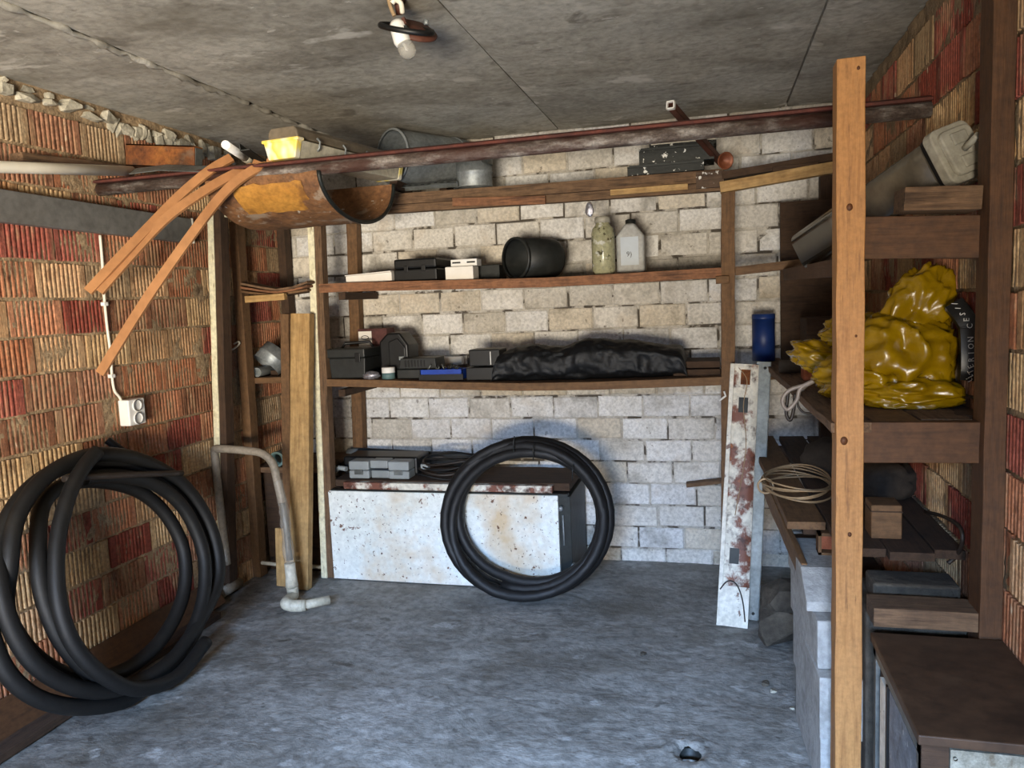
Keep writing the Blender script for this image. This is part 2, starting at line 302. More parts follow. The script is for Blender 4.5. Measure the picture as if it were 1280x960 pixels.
def text(name, body, size, W, mat, parent=None, depth=.0006):
    cu = bpy.data.curves.new(name, 'FONT'); cu.body = body; cu.size = size; cu.extrude = depth; cu.align_x = 'CENTER'; cu.align_y = 'CENTER'; cu.resolution_u = 2
    tmp = bpy.data.objects.new(name+'_src', cu); COL.objects.link(tmp); dg = bpy.context.evaluated_depsgraph_get()
    me = bpy.data.meshes.new_from_object(tmp.evaluated_get(dg)); COL.objects.unlink(tmp); bpy.data.objects.remove(tmp)
    me.materials.clear(); me.materials.append(mat); me.name = name
    o = bpy.data.objects.new(name, me); COL.objects.link(o); return place(o, W, parent)

# ------------------------------------------------------------------ the room shell
XL, XR, YB, ZC, YF = -2.57, .70, 4.27, 2.43, -1.6
BRK = dict(orange=(182, 126, 94), red=(150, 80, 66), tan=(194, 158, 120), buff=(204, 174, 132), smear=(170, 148, 118), brown=(158, 114, 88))
def brick_mesh(seed, L=.243, H=.136, D=.05, ribs=9):
    rr = random.Random(seed); p = [(-L/2, .0)]; x0, x1 = -L/2+rr.uniform(.018, .03), L/2-rr.uniform(.018, .03); st = (x1-x0)/ribs
    for i in range(ribs):
        a = x0+i*st; p += [(a, 0), (a+st*.22, .0075), (a+st*.5, .0075 if i % 2 else .006), (a+st*.68, 0)]
    p += [(L/2, 0)]; n = len(p); vs = []
    for x, y in p:
        j = rr.uniform(-.002, .002); vs += [(x, y, -H/2+j), (x, y, H/2+rr.uniform(-.002, .002))]
    fs = [(2*i, 2*i+2, 2*i+3, 2*i+1) for i in range(n-1)]; b = len(vs)
    vs += [(-L/2, D, -H/2), (-L/2, D, H/2), (L/2, D, -H/2), (L/2, D, H/2)]
    fs += [(0, 1, b+1, b), (2*n-2, b+2, b+3, 2*n-1), tuple([2*i for i in range(n-1, -1, -1)]+[b, b+2]), tuple([2*i+1 for i in range(n)]+[b+3, b+1])]
    return MB().add(vs, fs).mesh('brick', clay)
def block_mesh(seed, L=.2495, H=.1195, D=.05):
    rr = random.Random(seed); c = .005; vs = []
    for (sx, sz) in ((-1, -1), (1, -1), (1, 1), (-1, 1)): vs.append((sx*(L/2-c-rr.uniform(0, .004)), rr.uniform(-.002, .001), sz*(H/2-c-rr.uniform(0, .003))))
    for (sx, sz) in ((-1, -1), (1, -1), (1, 1), (-1, 1)): vs.append((sx*(L/2-rr.uniform(0, .002)), .006, sz*(H/2-rr.uniform(0, .002))))
    for (sx, sz) in ((-1, -1), (1, -1), (1, 1), (-1, 1)): vs.append((sx*L/2, D, sz*H/2))
    fs = [(0, 1, 2, 3)]+[(i+k, i+4+k, i+4+(k+1) % 4, i+(k+1) % 4) for i in (0, 4) for k in range(4)]
    return MB().add(vs, fs).mesh('brick', white_block)
def wall(name, W, length, mat, dn, amp=1):
    """wall with its face on local y=0 (seen from -y), local x along it, uneven mortar a little behind the brick faces"""
    mb = MB(); nu, nv = int(length/.014), int(ZC/.014)
    def fn(u, v):
        x, z = u*length, v*ZC; k = fbm(x*9+dn, z*9, dn, 3)
        return (x, .0055-amp*(.0075*k+.004*fbm(x*38, z*38, dn, 2)), z)
    mb.grid(fn, nu, nv); mb.box(-.27, length+.27, .03, .28, -.02, ZC+.05)
    return obj(name, mb, mat, None, W, kind='structure', fixn=False)
def lay(par, W, x0, x1, zs, H, L, meshes, cols, wts, seed, offs=None, skip=None, cjit=14):
    rr = random.Random(seed); first = True
    for k, z in enumerate(zs):
        off = (k % 2)*L*.5+rr.uniform(-.05, .05) if offs is None else offs[k % len(offs)]
        x = x0-L+off
        while x < x1:
            a, b = max(x, x0), min(x+L, x1); x += L
            if b-a < .04 or (skip and skip((a+b)/2, z)): continue
            me = rr.choice(meshes); s = (b-a-.01)/(L-.01)
            o = bpy.data.objects.new('brick', me); COL.objects.link(o)
            o.color = tuple(lin([max(0, min(255, c+q)) for c, q in zip(rr.choices(cols, wts)[0], [rr.uniform(-cjit, cjit)]*3)]))
            zz = z if z+H/2 < ZC else z-.02
            m = Matrix.Translation(((a+b)/2, rr.uniform(-.004, .003), zz+rr.uniform(-.003, .003))) @ Matrix.Rotation(rr.uniform(-.012, .012), 4, 'Y') @ Matrix.Rotation(rr.uniform(-.012, .012), 4, 'Z') @ Matrix.Diagonal((s, 1, 1, 1))
            place(o, W @ m, par)
            del MW[o.name]
WL = Matrix.Translation((XL, YF, 0)) @ Matrix.Rotation(math.pi/2, 4, 'Z')
WR = Matrix.Translation((XR, YB, 0)) @ Matrix.Rotation(-math.pi/2, 4, 'Z')
WB = Matrix.Translation((XL, YB, 0))
wl = wall('wall_left', WL, YB-YF, mortarL, 1.3); wr = wall('wall_right', WR, YB-YF, mortarR, 4.7); wb = wall('wall_back', WB, XR-XL, mortarB, 8.1, .35)
bms = [brick_mesh(i) for i in range(5)]; wms = [block_mesh(i) for i in range(6)]
P = BRK
cl = [P['orange'], P['red'], P['tan'], P['buff'], P['smear'], P['brown']]
zl = [.109-.0742+i*.1485 for i in range(16)]
lay(wl, WL, 1.05-YF, YB-YF, zl, .136, .255, bms, cl, [5, 2, 4, 3, 3, 4], 3)
lay(wr, WR, 0, YB-1.0, [z+.03 for z in zl], .136, .255, bms, cl, [5, 3, 4, 3, 2, 3], 5)
zb = [.073-.0627+i*.1255 for i in range(20)]
lay(wb, WB, 0, XR-XL, zb, .116, .2555, wms, [(250, 251, 253), (240, 238, 234), (226, 222, 214), (236, 228, 214)], [4, 4, 2, 2], 9, cjit=8)
# crumbled stones wedged between the top course of the left wall and the ceiling
rs = random.Random(4); yy = 1.25
while yy < 2.86:
    a = rs.choice((.05, .075, .11, .15)); h = rs.uniform(.016, .034); dz = 0
    mb = MB(); rock(mb, (XL-.01, yy+a/2, 2.352+h+rs.uniform(0, .006)), (.04, a*.5, h), rs.randint(0, 999)); obj('stone', mb, stone_m, wl)
    if h < .024:
        mb = MB(); rock(mb, (XL-.015, yy+a*.5, 2.354+2*h+.016), (.03, a*.3, .014), rs.randint(0, 999)); obj('stone', mb, stone_m, wl)
    yy += a+rs.uniform(.004, .014)
mb = MB()
for i in range(26): rock(mb, (XL-.012+rs.uniform(-.01, .008), yy+.03+i*.036, 2.36+rs.uniform(-.012, .03)-i*.0008), (rs.uniform(.03, .045), rs.uniform(.03, .05), rs.uniform(.02, .045)), 140+i)
obj('rubble_mortar', mb, stone_m, wl)
# unseen front wall behind the camera; opening and sill shaped for the light falloff inside
mb = MB(); mb.box(XL-.28, -1.75, YF-.25, YF, 0, ZC); mb.box(.2, XR+.28, YF-.25, YF, 0, ZC); mb.box(-1.75, .2, YF-.25, YF, 2.1, ZC); mb.box(-1.75, .2, YF-.25, YF, 0, .56)
obj('wall_front', mb, mortarL, kind='structure')
mb = MB(); mb.box(-12, 12, -14, YF, -.16, -.01); obj('yard', mb, ground_m, kind='structure')
# ceiling slabs
mb = MB(); mb.box(XL-.28, XR+.28, YF-.25, YB+.28, ZC+.03, ZC+.2); ce = obj('ceiling', mb, ceil_m, kind='structure')
for i, (a, b) in enumerate(((XL-.05, -2.005), (-1.99, -.812), (-.803, .374), (.386, XR+.05))):
    mb = MB(); dz = (.0, .004, 0, .003)[i]
    nx, ny = max(4, int((b-a)/.05)), 100
    def fn(u, v): 
        x, y = a+u*(b-a), YF+v*(YB+.02-YF); e = min(x-a, b-x); return (x, y, ZC+dz+.003*fbm(x*3, y*3, i)+(.006 if e < .004 else 0))
    mb.grid(fn, nx, ny); mb.box(a, b, YF, YB+.02, ZC+.012, ZC+.05)
    obj('slab', mb, ceil_m, ce, fixn=False)
mb = MB(); rj = random.Random(2)
mb.tube([(-1.997+rj.uniform(-.006, .006), YF+i*.03, ZC+.004+rj.uniform(-.004, .003)) for i in range(int((YB-YF)/.03))], .012, 6, rfun=lambda t: .011+.004*math.sin(t*190)+.003*math.sin(t*437))
obj('joint_mortar', mb, ceil_m, ce)
# floor with a broken-out drain hole
HX, HY = -.108, 2.43
mb = MB(); st = .03; nx, ny = int(round((XR-XL)/st)), int(round((YB-YF)/st)); ix, iy = int((HX-XL)/st), int((HY-YF)/st)
def fz(x, y): return .006*fbm(x*1.6, y*2.2, 3, 3)+.0035*fbm(x*9, y*16, 5, 4)-.003
def fl(u, v): x, y = XL+u*(XR-XL), YF+v*(YB-YF); return (x, y, fz(x, y))
sx, sy = (XR-XL)/nx, (YB-YF)/ny
mb.grid(fl, nx, ny, skip=lambda i, j: abs(i-ix) <= 4 and abs(j-iy) <= 4)
x0, x1, y0, y1 = XL+(ix-4)*sx, XL+(ix+5)*sx, YF+(iy-4)*sy, YF+(iy+5)*sy
per = [(x0+k*sx, y0) for k in range(9)]+[(x1, y0+k*sy) for k in range(9)]+[(x1-k*sx, y1) for k in range(9)]+[(x0, y1-k*sy) for k in range(9)]
cx, cy = (x0+x1)/2, (y0+y1)/2; nr = 9; vs = []
for j in range(nr+1):
    t = j/nr
    for k, (px, py) in enumerate(per):
        an = math.atan2(py-cy, px-cx); ro = .034+.006*fbm(math.cos(an)*1.5, math.sin(an)*1.5, 9)
        x, y = px+(cx+ro*math.cos(an)-px)*t**.7, py+(cy+ro*1.2*math.sin(an)-py)*t**.7
        r = math.hypot(x-cx, y-cy); rim = max(0, 1-abs(r-.075)/.04)
        vs.append((x, y, fz(x, y)+(rim*(.006+.012*fbm(x*45, y*45, 2)) if r > .05 else -.012*(1-(r-.03)/.03)+.006*fbm(x*60, y*60))*(1 if 0 < j else 0)))
n = len(per)
mb.add(vs, [(j*n+k, j*n+(k+1) % n, (j+1)*n+(k+1) % n, (j+1)*n+k) for j in range(nr) for k in range(n)], True)
mb.box(XL, XR, YF, YB, -.25, -.2)
fo = obj('floor', mb, floor_m, kind='structure', recenter=False, fixn=False)
mb = MB(); mb.lathe([(.044, -.004), (.040, -.006), (.038, -.19), (.0, -.19)], 20, Matrix.Translation((cx, cy, -.008))); obj('drain_sleeve', mb, dark_metal, fo)
mb = MB(); mb.tube([(cx-.02, cy-.036, -.012), (cx+.004, cy-.04, -.007), (cx+.028, cy-.034, -.014)], .006, 8); obj('drain_lip', mb, galv, fo)

# ------------------------------------------------------------------ steel beam under the ceiling
BY, BZ = 2.83, 2.072
t = thing('steel_beam', ((XL+XR)/2, BY, BZ-.035), 'long rusty steel rail running wall to wall below the ceiling', 'beam')
mb = MB(); mb.prism([(BY-.034, BZ+.014), (BY+.034, BZ+.014), (BY+.034, BZ+.024), (BY+.006, BZ+.034), (BY-.006, BZ+.034), (BY-.034, BZ+.024)], XL+.004, XR-.004, 'x'); obj('top_flange', mb, beam_red, t, bevel=.002)
mb = MB(); mb.prism([(BY+.026*math.cos(a), BZ-.010+.026*math.sin(a)) for a in [2*math.pi*k/16 for k in range(16)]], XL+.004, XR-.004, 'x', smooth=True); obj('rail_head', mb, beam_grey, t)

# ------------------------------------------------------------------ back shelving (old timber rack along the back wall)
SF = 3.75                                           # front plane of the rack
rk = thing('shelving_rack', (-1.0, SF, 0), 'old wooden rack of posts and boards along white back wall', 'shelf')
def post(px0, py0, px1, py1, y, w, d, mat, z0=None, z1=None, edge=None, name='post'):
    a, b = A(px0, py0, y=y), A(px1, py1, y=y)
    if z0 is not None: a = a+(b-a)*((z0-a.z)/(b.z-a.z))
    if z1 is not None: b = b+(a-b)*((z1-b.z)/(a.z-b.z))
    a.y = b.y = y+d/2
    o = plank(name, a, b, w, d, mat, rk, up=(0, 1, 0))
    if edge:
        e = plank('painted_edge', a+Vector((edge[0], -d/2-.004, 0)), b+Vector((edge[0], -d/2-.004, 0)), edge[1], .008, cream_paint, o, up=(0, 1, 0))
    return o
post(280, 715, 268, 285, 3.44, .07, .07, dark_wood, .0, 2.03, (-.018, .034))
post(310, 560, 291, 280, 3.70, .05, .07, brown_wood, .0, 2.0)
post(375, 680, 350, 285, 4.17, .05, .07, dark_wood, .0, 2.0)
post(410, 722, 393, 280, SF, .075, .06, old_wood, .0, 2.0, (-.020, .036))
post(447, 560, 439, 280, 4.19, .065, .06, brown_wood, .55, 2.0)
post(910, 690, 910, 330, SF, .062, .07, brown_wood, .0, 1.99)
def edge(pts, y): return [A(x, yy, y=y) for x, yy in pts]
# top shelf
tp = edge([(262, 256), (480, 242), (700, 229), (905, 214)], SF)
TZ = sum(p.z for p in tp)/4
for p in tp: p.z = .5*p.z+.5*TZ
tp[0].x = XL+.01
sag('shelf_board', tp, .22, .055, old_wood, rk)
sag('shelf_board', [p+Vector((0, .225, .004)) for p in tp], .22, .05, dark_wood, rk)
sag('front_rail', [p+Vector((0, .004, -.057)) for p in tp], .05, .04, old_wood, rk)
p = edge([(566, 253), (682, 250)], SF-.012); plank('batten', p[0], p[1], .02, .04, red_wood, rk)
p = edge([(763, 241), (860, 233)], SF-.012); plank('batten', p[0], p[1], .02, .028, pale_wood, rk)
p = edge([(870, 226), (905, 223)], SF-.006); plank('batten', p[0], p[1], .02, .075, spat_wood, rk)
# second shelf and its front batten
s2 = edge([(398, 355), (440, 353), (560, 350), (680, 347), (790, 341), (905, 334)], SF)
sag('shelf_board', [q+Vector((0, .03, 0)) for q in s2], .23, .03, red_wood, rk); sag('shelf_board', [q+Vector((0, .265, -.002)) for q in s2], .22, .03, old_wood, rk)
sag('front_rail', s2, .028, .048, red_wood, rk)
# third shelf, sagging
s3 = edge([(408, 474), (470, 475), (560, 477.5), (650, 479), (740, 477.5), (820, 474.5), (905, 471)], SF)
sag('shelf_board', [q+Vector((0, .03, 0)) for q in s3], .23, .03, brown_wood, rk); sag('shelf_board', [q+Vector((0, .265, -.002)) for q in s3], .22, .03, old_wood, rk)
sag('front_rail', s3, .028, .04, brown_wood, rk)
def zat(s, x):
    for a, b in zip(s, s[1:]):
        if a.x <= x <= b.x: return a.z+(b.z-a.z)*(x-a.x)/(b.x-a.x)
    return s[0].z if x < s[0].x else s[-1].z
# small bearers under the left shelf ends, seen against the wall
for (px, py) in ((425, 370), (425, 492)):
    q = A(px, py, y=SF+.05); plank('bearer', (q.x, SF+.07, q.z), (q.x, 4.24, q.z), .04, .04, dark_wood, rk)
# left bay
for i, (py, m, dz) in enumerate(((476, brown_wood, .034), (588, old_wood, .03))):
    q = A(325, py, y=3.77); sag('shelf_board', [Vector((XL+.005, 3.77, q.z+.017)), Vector((-2.14, 3.77, q.z+.02))], .43, dz, m, rk)
for i in range(3):
    q = [A(300, 353+i*5, y=3.66+.02*i), A(325, 358+i*4, y=3.66+.02*i), A(345, 361+i*3, y=3.66+.02*i), A(365, 358+i*3, y=3.66+.02*i), A(384, 351+i*5, y=3.66+.02*i)]
    sag('shelf_board', q, .14, .012, (old_wood, red_wood, brown_wood)[i], rk)
q = A(340, 368, y=3.68); plank('batten', (-2.44, 3.66, q.z-.02), (-2.2, 3.66, q.z-.015), .03, .035, pale_wood, rk)
q0, q1 = A(275, 270, y=3.5), A(316, 268, y=3.5); plank('batten', q0, q1, .05, .022, cream_paint, rk)
# rails to the right of the right-hand post
p = edge([(900, 235), (1050, 208)], SF-.01); p[1].x = min(p[1].x, XR-.02); plank('top_rail', p[0], p[1], .05, .05, pale_wood, rk)
p = edge([(902, 222), (1050, 197)], SF+.05); plank('shelf_board', p[0], p[1], .14, .035, dark_wood, rk)
p = edge([(1000, 210), (1022, 206)], SF+.0); plank('batten', p[0]+Vector((-.12, 0, 0)), p[1], .06, .02, dark_wood, rk)
p = edge([(919, 339), (1048, 324)], SF); plank('middle_rail', p[0], p[1], .05, .04, old_wood, rk)
q = A(903, 347, y=SF-.015); plank('stop_block', q+Vector((-.03, 0, -.01)), q+Vector((.03, 0, -.01)), .03, .035, brown_wood, rk)

def shelf_at(px, y, s):                              # x at a pixel column for depth y, z of shelf top there
    q = A(px, 345 if s is s2 else 470, y=y); return q.x, zat(s, q.x)
def box_thing(name, px0, px1, pytop, y, d, s, mat, label, cat, bevel=.004, zb=None, rot=0):
    a, b = A(px0, pytop, y=y), A(px1, pytop, y=y); z = zb if zb is not None else zat(s, (a.x+b.x)/2)
    mb = MB(); mb.box(-(b.x-a.x)/2, (b.x-a.x)/2, 0, d, 0, (a.z+b.z)/2-z)
    return obj(name, mb, mat, None, Matrix.Translation(((a.x+b.x)/2, y, z)) @ Matrix.Rotation(rot, 4, 'Z'), bevel=bevel, label=label, cat=cat)
# ---- second shelf contents
t = thing('cardboard_sleeve', (0, 0, 0), 'flat white box at the left end of the second shelf', 'box')
a, b = A(432, 345, y=3.8), A(489, 338, y=3.8); z = zat(s2, a.x)
mb = MB(); mb.prism([(a.x, z), (b.x, z), (b.x, z+.045), (a.x, z+.035)], 3.8, 4.05); obj('box_body', mb, white_card, t, bevel=.002)
mb = MB(); mb.prism([(a.x, z+.036), (b.x, z+.046), (b.x, z+.052), (a.x, z+.04)], 3.79, 4.06); obj('lid', mb, white_card, t)
def case(px0, px1, pytop, y, d, s, mat, label, nm='tool_case'):
    a, b = A(px0, pytop, y=y), A(px1, pytop, y=y); x0, x1 = a.x, b.x; z0 = zat(s, (x0+x1)/2); z1 = (a.z+b.z)/2; h = z1-z0
    t = thing(nm, ((x0+x1)/2, y+d/2, z0), label, 'case')
    mb = MB(); mb.box(x0, x1, y, y+d, z0, z0+h*.55); obj('body', mb, mat, t, bevel=.008)
    mb = MB(); mb.box(x0+.002, x1-.002, y, y+d, z0+h*.57, z1); obj('lid', mb, mat, t, bevel=.01)
    for k in (.3, .7):
        mb = MB(); xx = x0+(x1-x0)*k; mb.box(xx-.012, xx+.012, y-.006, y+.002, z0+h*.42, z0+h*.7); obj('latch', mb, mat, t, bevel=.002)
    return t
case(491, 545, 323, 3.82, .3, s2, black_plastic, 'black plastic tool case lying on the second shelf')
box_thing('cardboard_box', 556, 591, 333, 3.79, .1, s2, white_card, 'small white carton in front of black case on second shelf', 'box')
t = thing('mounting_plate', (0, 0, 0), 'white slotted plate lying on the small white carton', 'plate')
a, b = A(564, 325, y=3.83), A(597, 334, y=3.83); mb = MB(); zz = A(564, 333, y=3.83).z; mb.box(a.x, b.x, 3.82, 3.9, zz-.002, a.z); obj('plate', mb, white_plastic, t, bevel=.002)
for k in (.22, .78):
    mb = MB(); xx = a.x+(b.x-a.x)*k; mb.box(xx-.022, xx+.022, 3.816, 3.822, (a.z+zz)/2-.004, (a.z+zz)/2+.004); obj('slot', mb, black_plastic, t)
box_thing('metal_tray', 592, 624, 331, 3.95, .14, s2, dark_metal, 'dark flat tray between white carton and black drum', 'tray')
# black drum lying on its side, mouth to the left
a, b = A(650, 322, y=3.87), A(692, 322, y=4.06); R = .105; zd = zat(s2, (a.x+b.x)/2)+R+.001
a.z = b.z = zd; ax = (b-a).normalized(); a2 = a-ax*.03; b2 = b+ax*.0
W = frame(a2, b2); Ln = (b2-a2).length
t = thing('plastic_drum', (a2+b2)/2-Vector((0, 0, R)), 'black plastic drum lying on its side on the second shelf', 'drum')
mb = MB(); MX = W @ Matrix.Rotation(math.pi/2, 4, 'Y')
mb.lathe([(R-.005, 0), (R, 0), (R, Ln*.9), (R*.96, Ln*.97), (R*.8, Ln), (0, Ln)], 36, MX); mb.lathe([(R-.005, 0), (R-.005, Ln*.95), (0, Ln*.95)], 36, MX); obj('shell', mb, darkgrey_plastic, t)
mb = MB(); mb.lathe([(R-.007, -.004), (R+.004, -.004), (R+.004, .012), (R-.007, .012), (R-.007, -.004)], 36, MX); obj('rim', mb, darkgrey_plastic, t)
# glass jar and canister
q = A(755, 340, y=3.86); z = zat(s2, q.x); h = A(755, 271, y=3.86).z-z; r = .058
t = thing('glass_jar', (q.x, 3.86, z), 'dirty greenish glass jar with grey lid on the second shelf', 'jar')
mb = MB(); mb.lathe([(0, .002), (r*.85, .002), (r, .02), (r, h*.72), (r*.9, h*.8), (r*.62, h*.86), (r*.6, h*.93), (r*.55, h*.93), (r*.55, h*.86), (r*.84, h*.79), (r*.94, h*.7), (r*.94, .03), (0, .02)], 32, Matrix.Translation((q.x, 3.86, z))); obj('glass', mb, glass_m, t)
mb = MB(); mb.lathe([(0, h), (r*.6, h), (r*.68, h*.985), (r*.68, h*.9), (r*.62, h*.895)], 28, Matrix.Translation((q.x, 3.86, z))); obj('lid', mb, grey_cap, t)
mb = MB(); mb.lathe([(0, .024), (r*.9, .024), (r*.92, h*.3), (0, h*.31)], 24, Matrix.Translation((q.x, 3.86, z))); obj('contents', mb, steel_dull, t)
q0, q1 = A(771, 338, y=3.88), A(806, 338, y=3.88); z = zat(s2, q0.x); h = A(788, 274, y=3.88).z-z; wd = q1.x-q0.x
t = thing('canister', ((q0.x+q1.x)/2, 3.92, z), 'grey plastic canister with peaked shoulders beside glass jar', 'canister')
mb = MB(); mb.prism([(q0.x+.01, z), (q1.x-.01, z), (q1.x, z+.012), (q1.x, z+h*.7), (q0.x+wd*.66, z+h*.93), (q0.x+wd*.34, z+h*.93), (q0.x, z+h*.7), (q0.x, z+.012)], 3.88, 3.98); obj('body', mb, canister_m, t, bevel=.012, seg=3)
mb = MB(); mb.lathe([(.026, h*.9), (.026, h), (.018, h+.004), (0, h+.004)], 18, Matrix.Translation(((q0.x+q1.x)/2, 3.93, z))); obj('cap', mb, darkgrey_plastic, t)
mb = MB(); mb.box(q0.x+.022, q1.x-.028, 3.8775, 3.8795, z+h*.16, z+h*.68); pl = obj('paper_label', mb, paper_m, t)
text('marking', '9)', .035, Matrix.Translation(((q0.x+q1.x)/2-.005, 3.8768, z+h*.36)) @ Matrix.Rotation(math.pi/2, 4, 'X'), dark_cable, pl)
# ---- third shelf contents
def tz(px, y, py=470): q = A(px, py, y=y); return q.x, zat(s3, q.x)
x0, z = tz(411, 3.78); x1, _ = tz(457, 3.78); ztop = A(430, 436, y=3.78).z
t = thing('toolbox', ((x0+x1)/2, 3.88, z), 'dark grey plastic toolbox at the left end of the third shelf', 'toolbox')
mb = MB(); hh = ztop-z
mb.prism([(x0+.015, z), (x1-.004, z), (x1+.002, z+hh*.68), (x0+.006, z+hh*.68)], 3.78, 4.0); obj('body', mb, darkgrey_plastic, t, bevel=.005)
mb = MB(); mb.box(x0-.006, x1+.006, 3.77, 4.01, z+hh*.69, ztop); obj('lid', mb, darkgrey_plastic, t, bevel=.007)
mb = MB(); mb.tube([(x0+.05, 3.86, ztop-.004), (x0+.07, 3.86, ztop+.025), (x1-.03, 3.92, ztop+.028), (x1-.01, 3.92, ztop-.004)], .009, 8); obj('handle', mb, black_plastic, t)
mb = MB(); mb.box(x1-.05, x1-.02, 3.765, 3.772, z+hh*.55, z+hh*.85); obj('latch', mb, black_plastic, t, bevel=.002)
x0, _ = tz(448, 4.0); x1, _ = tz(484, 4.0); zt = A(465, 411, y=4.0).z; zb_ = z+.001
t = thing('spare_parts_box', ((x0+x1)/2, 4.05, zb_), 'dark red and white carton standing behind the toolbox', 'box')
mb = MB(); mb.box(x0, x1, 4.03, 4.14, zb_, zt); bb = obj('carton', mb, red_card, t, bevel=.002)
mb = MB(); mb.box(x0+.004, x0+.085, 4.026, 4.031, zt-.115, zt-.014); obj('white_panel', mb, white_card, bb)
mb = MB(); mb.tube([(x0+.044+.022*math.cos(a), 4.0255, zt-.05+.011*math.sin(a)) for a in [2*math.pi*k/14 for k in range(14)]], .0022, 5, closed=True); obj('oval_mark', mb, dark_cable, bb)
x0, z = tz(476, 3.9); x1, _ = tz(512, 3.9); zt = A(494, 416, y=3.9).z; w_ = x1-x0; h_ = zt-z
t = thing('drill_case', ((x0+x1)/2, 3.97, z), 'black drill case standing upright behind the small paint tin', 'case')
mb = MB(); mb.prism([(x0, z), (x1, z), (x1, z+h_*.72), (x0+w_*.72, z+h_), (x0+w_*.3, z+h_), (x0, z+h_*.8)], 3.9, 4.06); obj('body', mb, black_plastic, t, bevel=.012, seg=3)
mb = MB(); mb.prism([(x0+w_*.35, z+.04), (x1-.014, z+.04), (x1-.014, z+h_*.66), (x0+w_*.66, z+h_*.88), (x0+w_*.35, z+h_*.8)], 3.89, 3.905); obj('raised_panel', mb, black_plastic, t, bevel=.005)
mb = MB(); mb.box(x1-.05, x1-.022, 3.885, 3.892, z+h_*.38, z+h_*.46); obj('clasp', mb, grey_plastic, t)
x0, z = tz(484, 3.8); r = .036
t = thing('paint_tin', (x0, 3.82, z), 'small white and teal tin on the third shelf', 'tin')
T_ = Matrix.Translation((x0, 3.82, z))
mb = MB(); mb.lathe([(0, 0), (r, 0), (r, .034), (0, .034)], 24, T_); obj('base', mb, teal_plastic, t)
mb = MB(); mb.lathe([(r*1.01, .034), (r*1.01, .06), (r*.9, .064), (0, .064)], 24, T_); obj('lid', mb, white_plastic, t)
x0, z = tz(463, 3.79); mb = MB(); blob(mb, (x0, 3.8, z+.018), (.045, .03, .022), 3, .4, 2.5, 24, 14, floorz=z); obj('rag', mb, foil_m, label='crumpled grey rag in front of the toolbox', cat='rag')
x0, z = tz(492, 3.82); x1, _ = tz(545, 3.82); zt = A(515, 448, y=3.82).z; h_ = zt-z
t = thing('battery_charger', ((x0+x1)/2, 3.9, z), 'dark ribbed charger box beside the blue tray', 'charger')
mb = MB(); mb.box(x0+.02, x1, 3.82, 3.98, z, z+h_*.45); obj('base', mb, darkgrey_plastic, t, bevel=.005)
mb = MB(); mb.prism([(x0+.03, z+h_*.47), (x1, z+h_*.47), (x1-.005, z+h_), (x0+.04, z+h_)], 3.83, 3.98); obj('cover', mb, darkgrey_plastic, t, bevel=.004)
for k in range(7):
    mb = MB(); xx = x0+.065+k*.018; mb.box(xx, xx+.008, 3.824, 3.832, z+h_*.58, z+h_*.9); obj('rib', mb, black_plastic, t)
x0, z = tz(525, 3.79); x1, _ = tz(578, 3.79)
t = thing('parts_tray', ((x0+x1)/2, 3.83, z), 'open blue plastic tray of screws and fittings on the third shelf', 'tray')
mb = MB()
for b_ in ((x0, x1, 3.79, 3.795, 0, .055), (x0, x1, 3.885, 3.89, 0, .055), (x0, x0+.005, 3.79, 3.89, 0, .055), (x1-.005, x1, 3.79, 3.89, 0, .055), (x0, x1, 3.79, 3.89, 0, .004)): mb.box(b_[0], b_[1], b_[2], b_[3], z+b_[4], z+b_[5])
obj('tray', mb, blue_plastic, t)
mb = MB(); mb.box(x0-.004, x1+.004, 3.784, 3.79, z, z+.03); obj('dark_base', mb, black_plastic, t)
rr = random.Random(5)
for k in range(16):
    mb = MB(); a = Vector((rr.uniform(x0+.02, x1-.02), rr.uniform(3.81, 3.87), z+.045)); mb.tube([a, a+Vector((rr.uniform(-.03, .03), rr.uniform(-.01, .01), rr.uniform(.015, .04)))], rr.uniform(.003, .006), 6)
    obj('fitting', mb, rr.choice([dark_metal, steel_dull, black_plastic]), t)
x0, z = tz(584, 3.83); x1, _ = tz(626, 3.83); zt = A(604, 437, y=3.83).z
t = thing('junction_box', ((x0+x1)/2, 3.9, z), 'glossy black box beside the folded black tarpaulin', 'box')
mb = MB(); mb.box(x0+.01, x1-.005, 3.84, 3.99, z+(zt-z)*.45, zt); obj('cover', mb, black_plastic, t, bevel=.006)
mb = MB(); mb.box(x0-.006, x1+.004, 3.83, 4.0, z, z+(zt-z)*.42); obj('base', mb, black_plastic, t, bevel=.004)
mb = MB(); mb.box(x1-.056, x1-.052, 3.836, 3.84, z+(zt-z)*.5, zt-.012); obj('white_stripe', mb, white_plastic, t)
mb = MB(); mb.lathe([(0, -.004), (.006, -.004), (.006, .004), (0, .004)], 10, Matrix.Translation((x1-.018, 3.828, z+.04)) @ Matrix.Rotation(math.pi/2, 4, 'X')); obj('screw', mb, white_plastic, t)
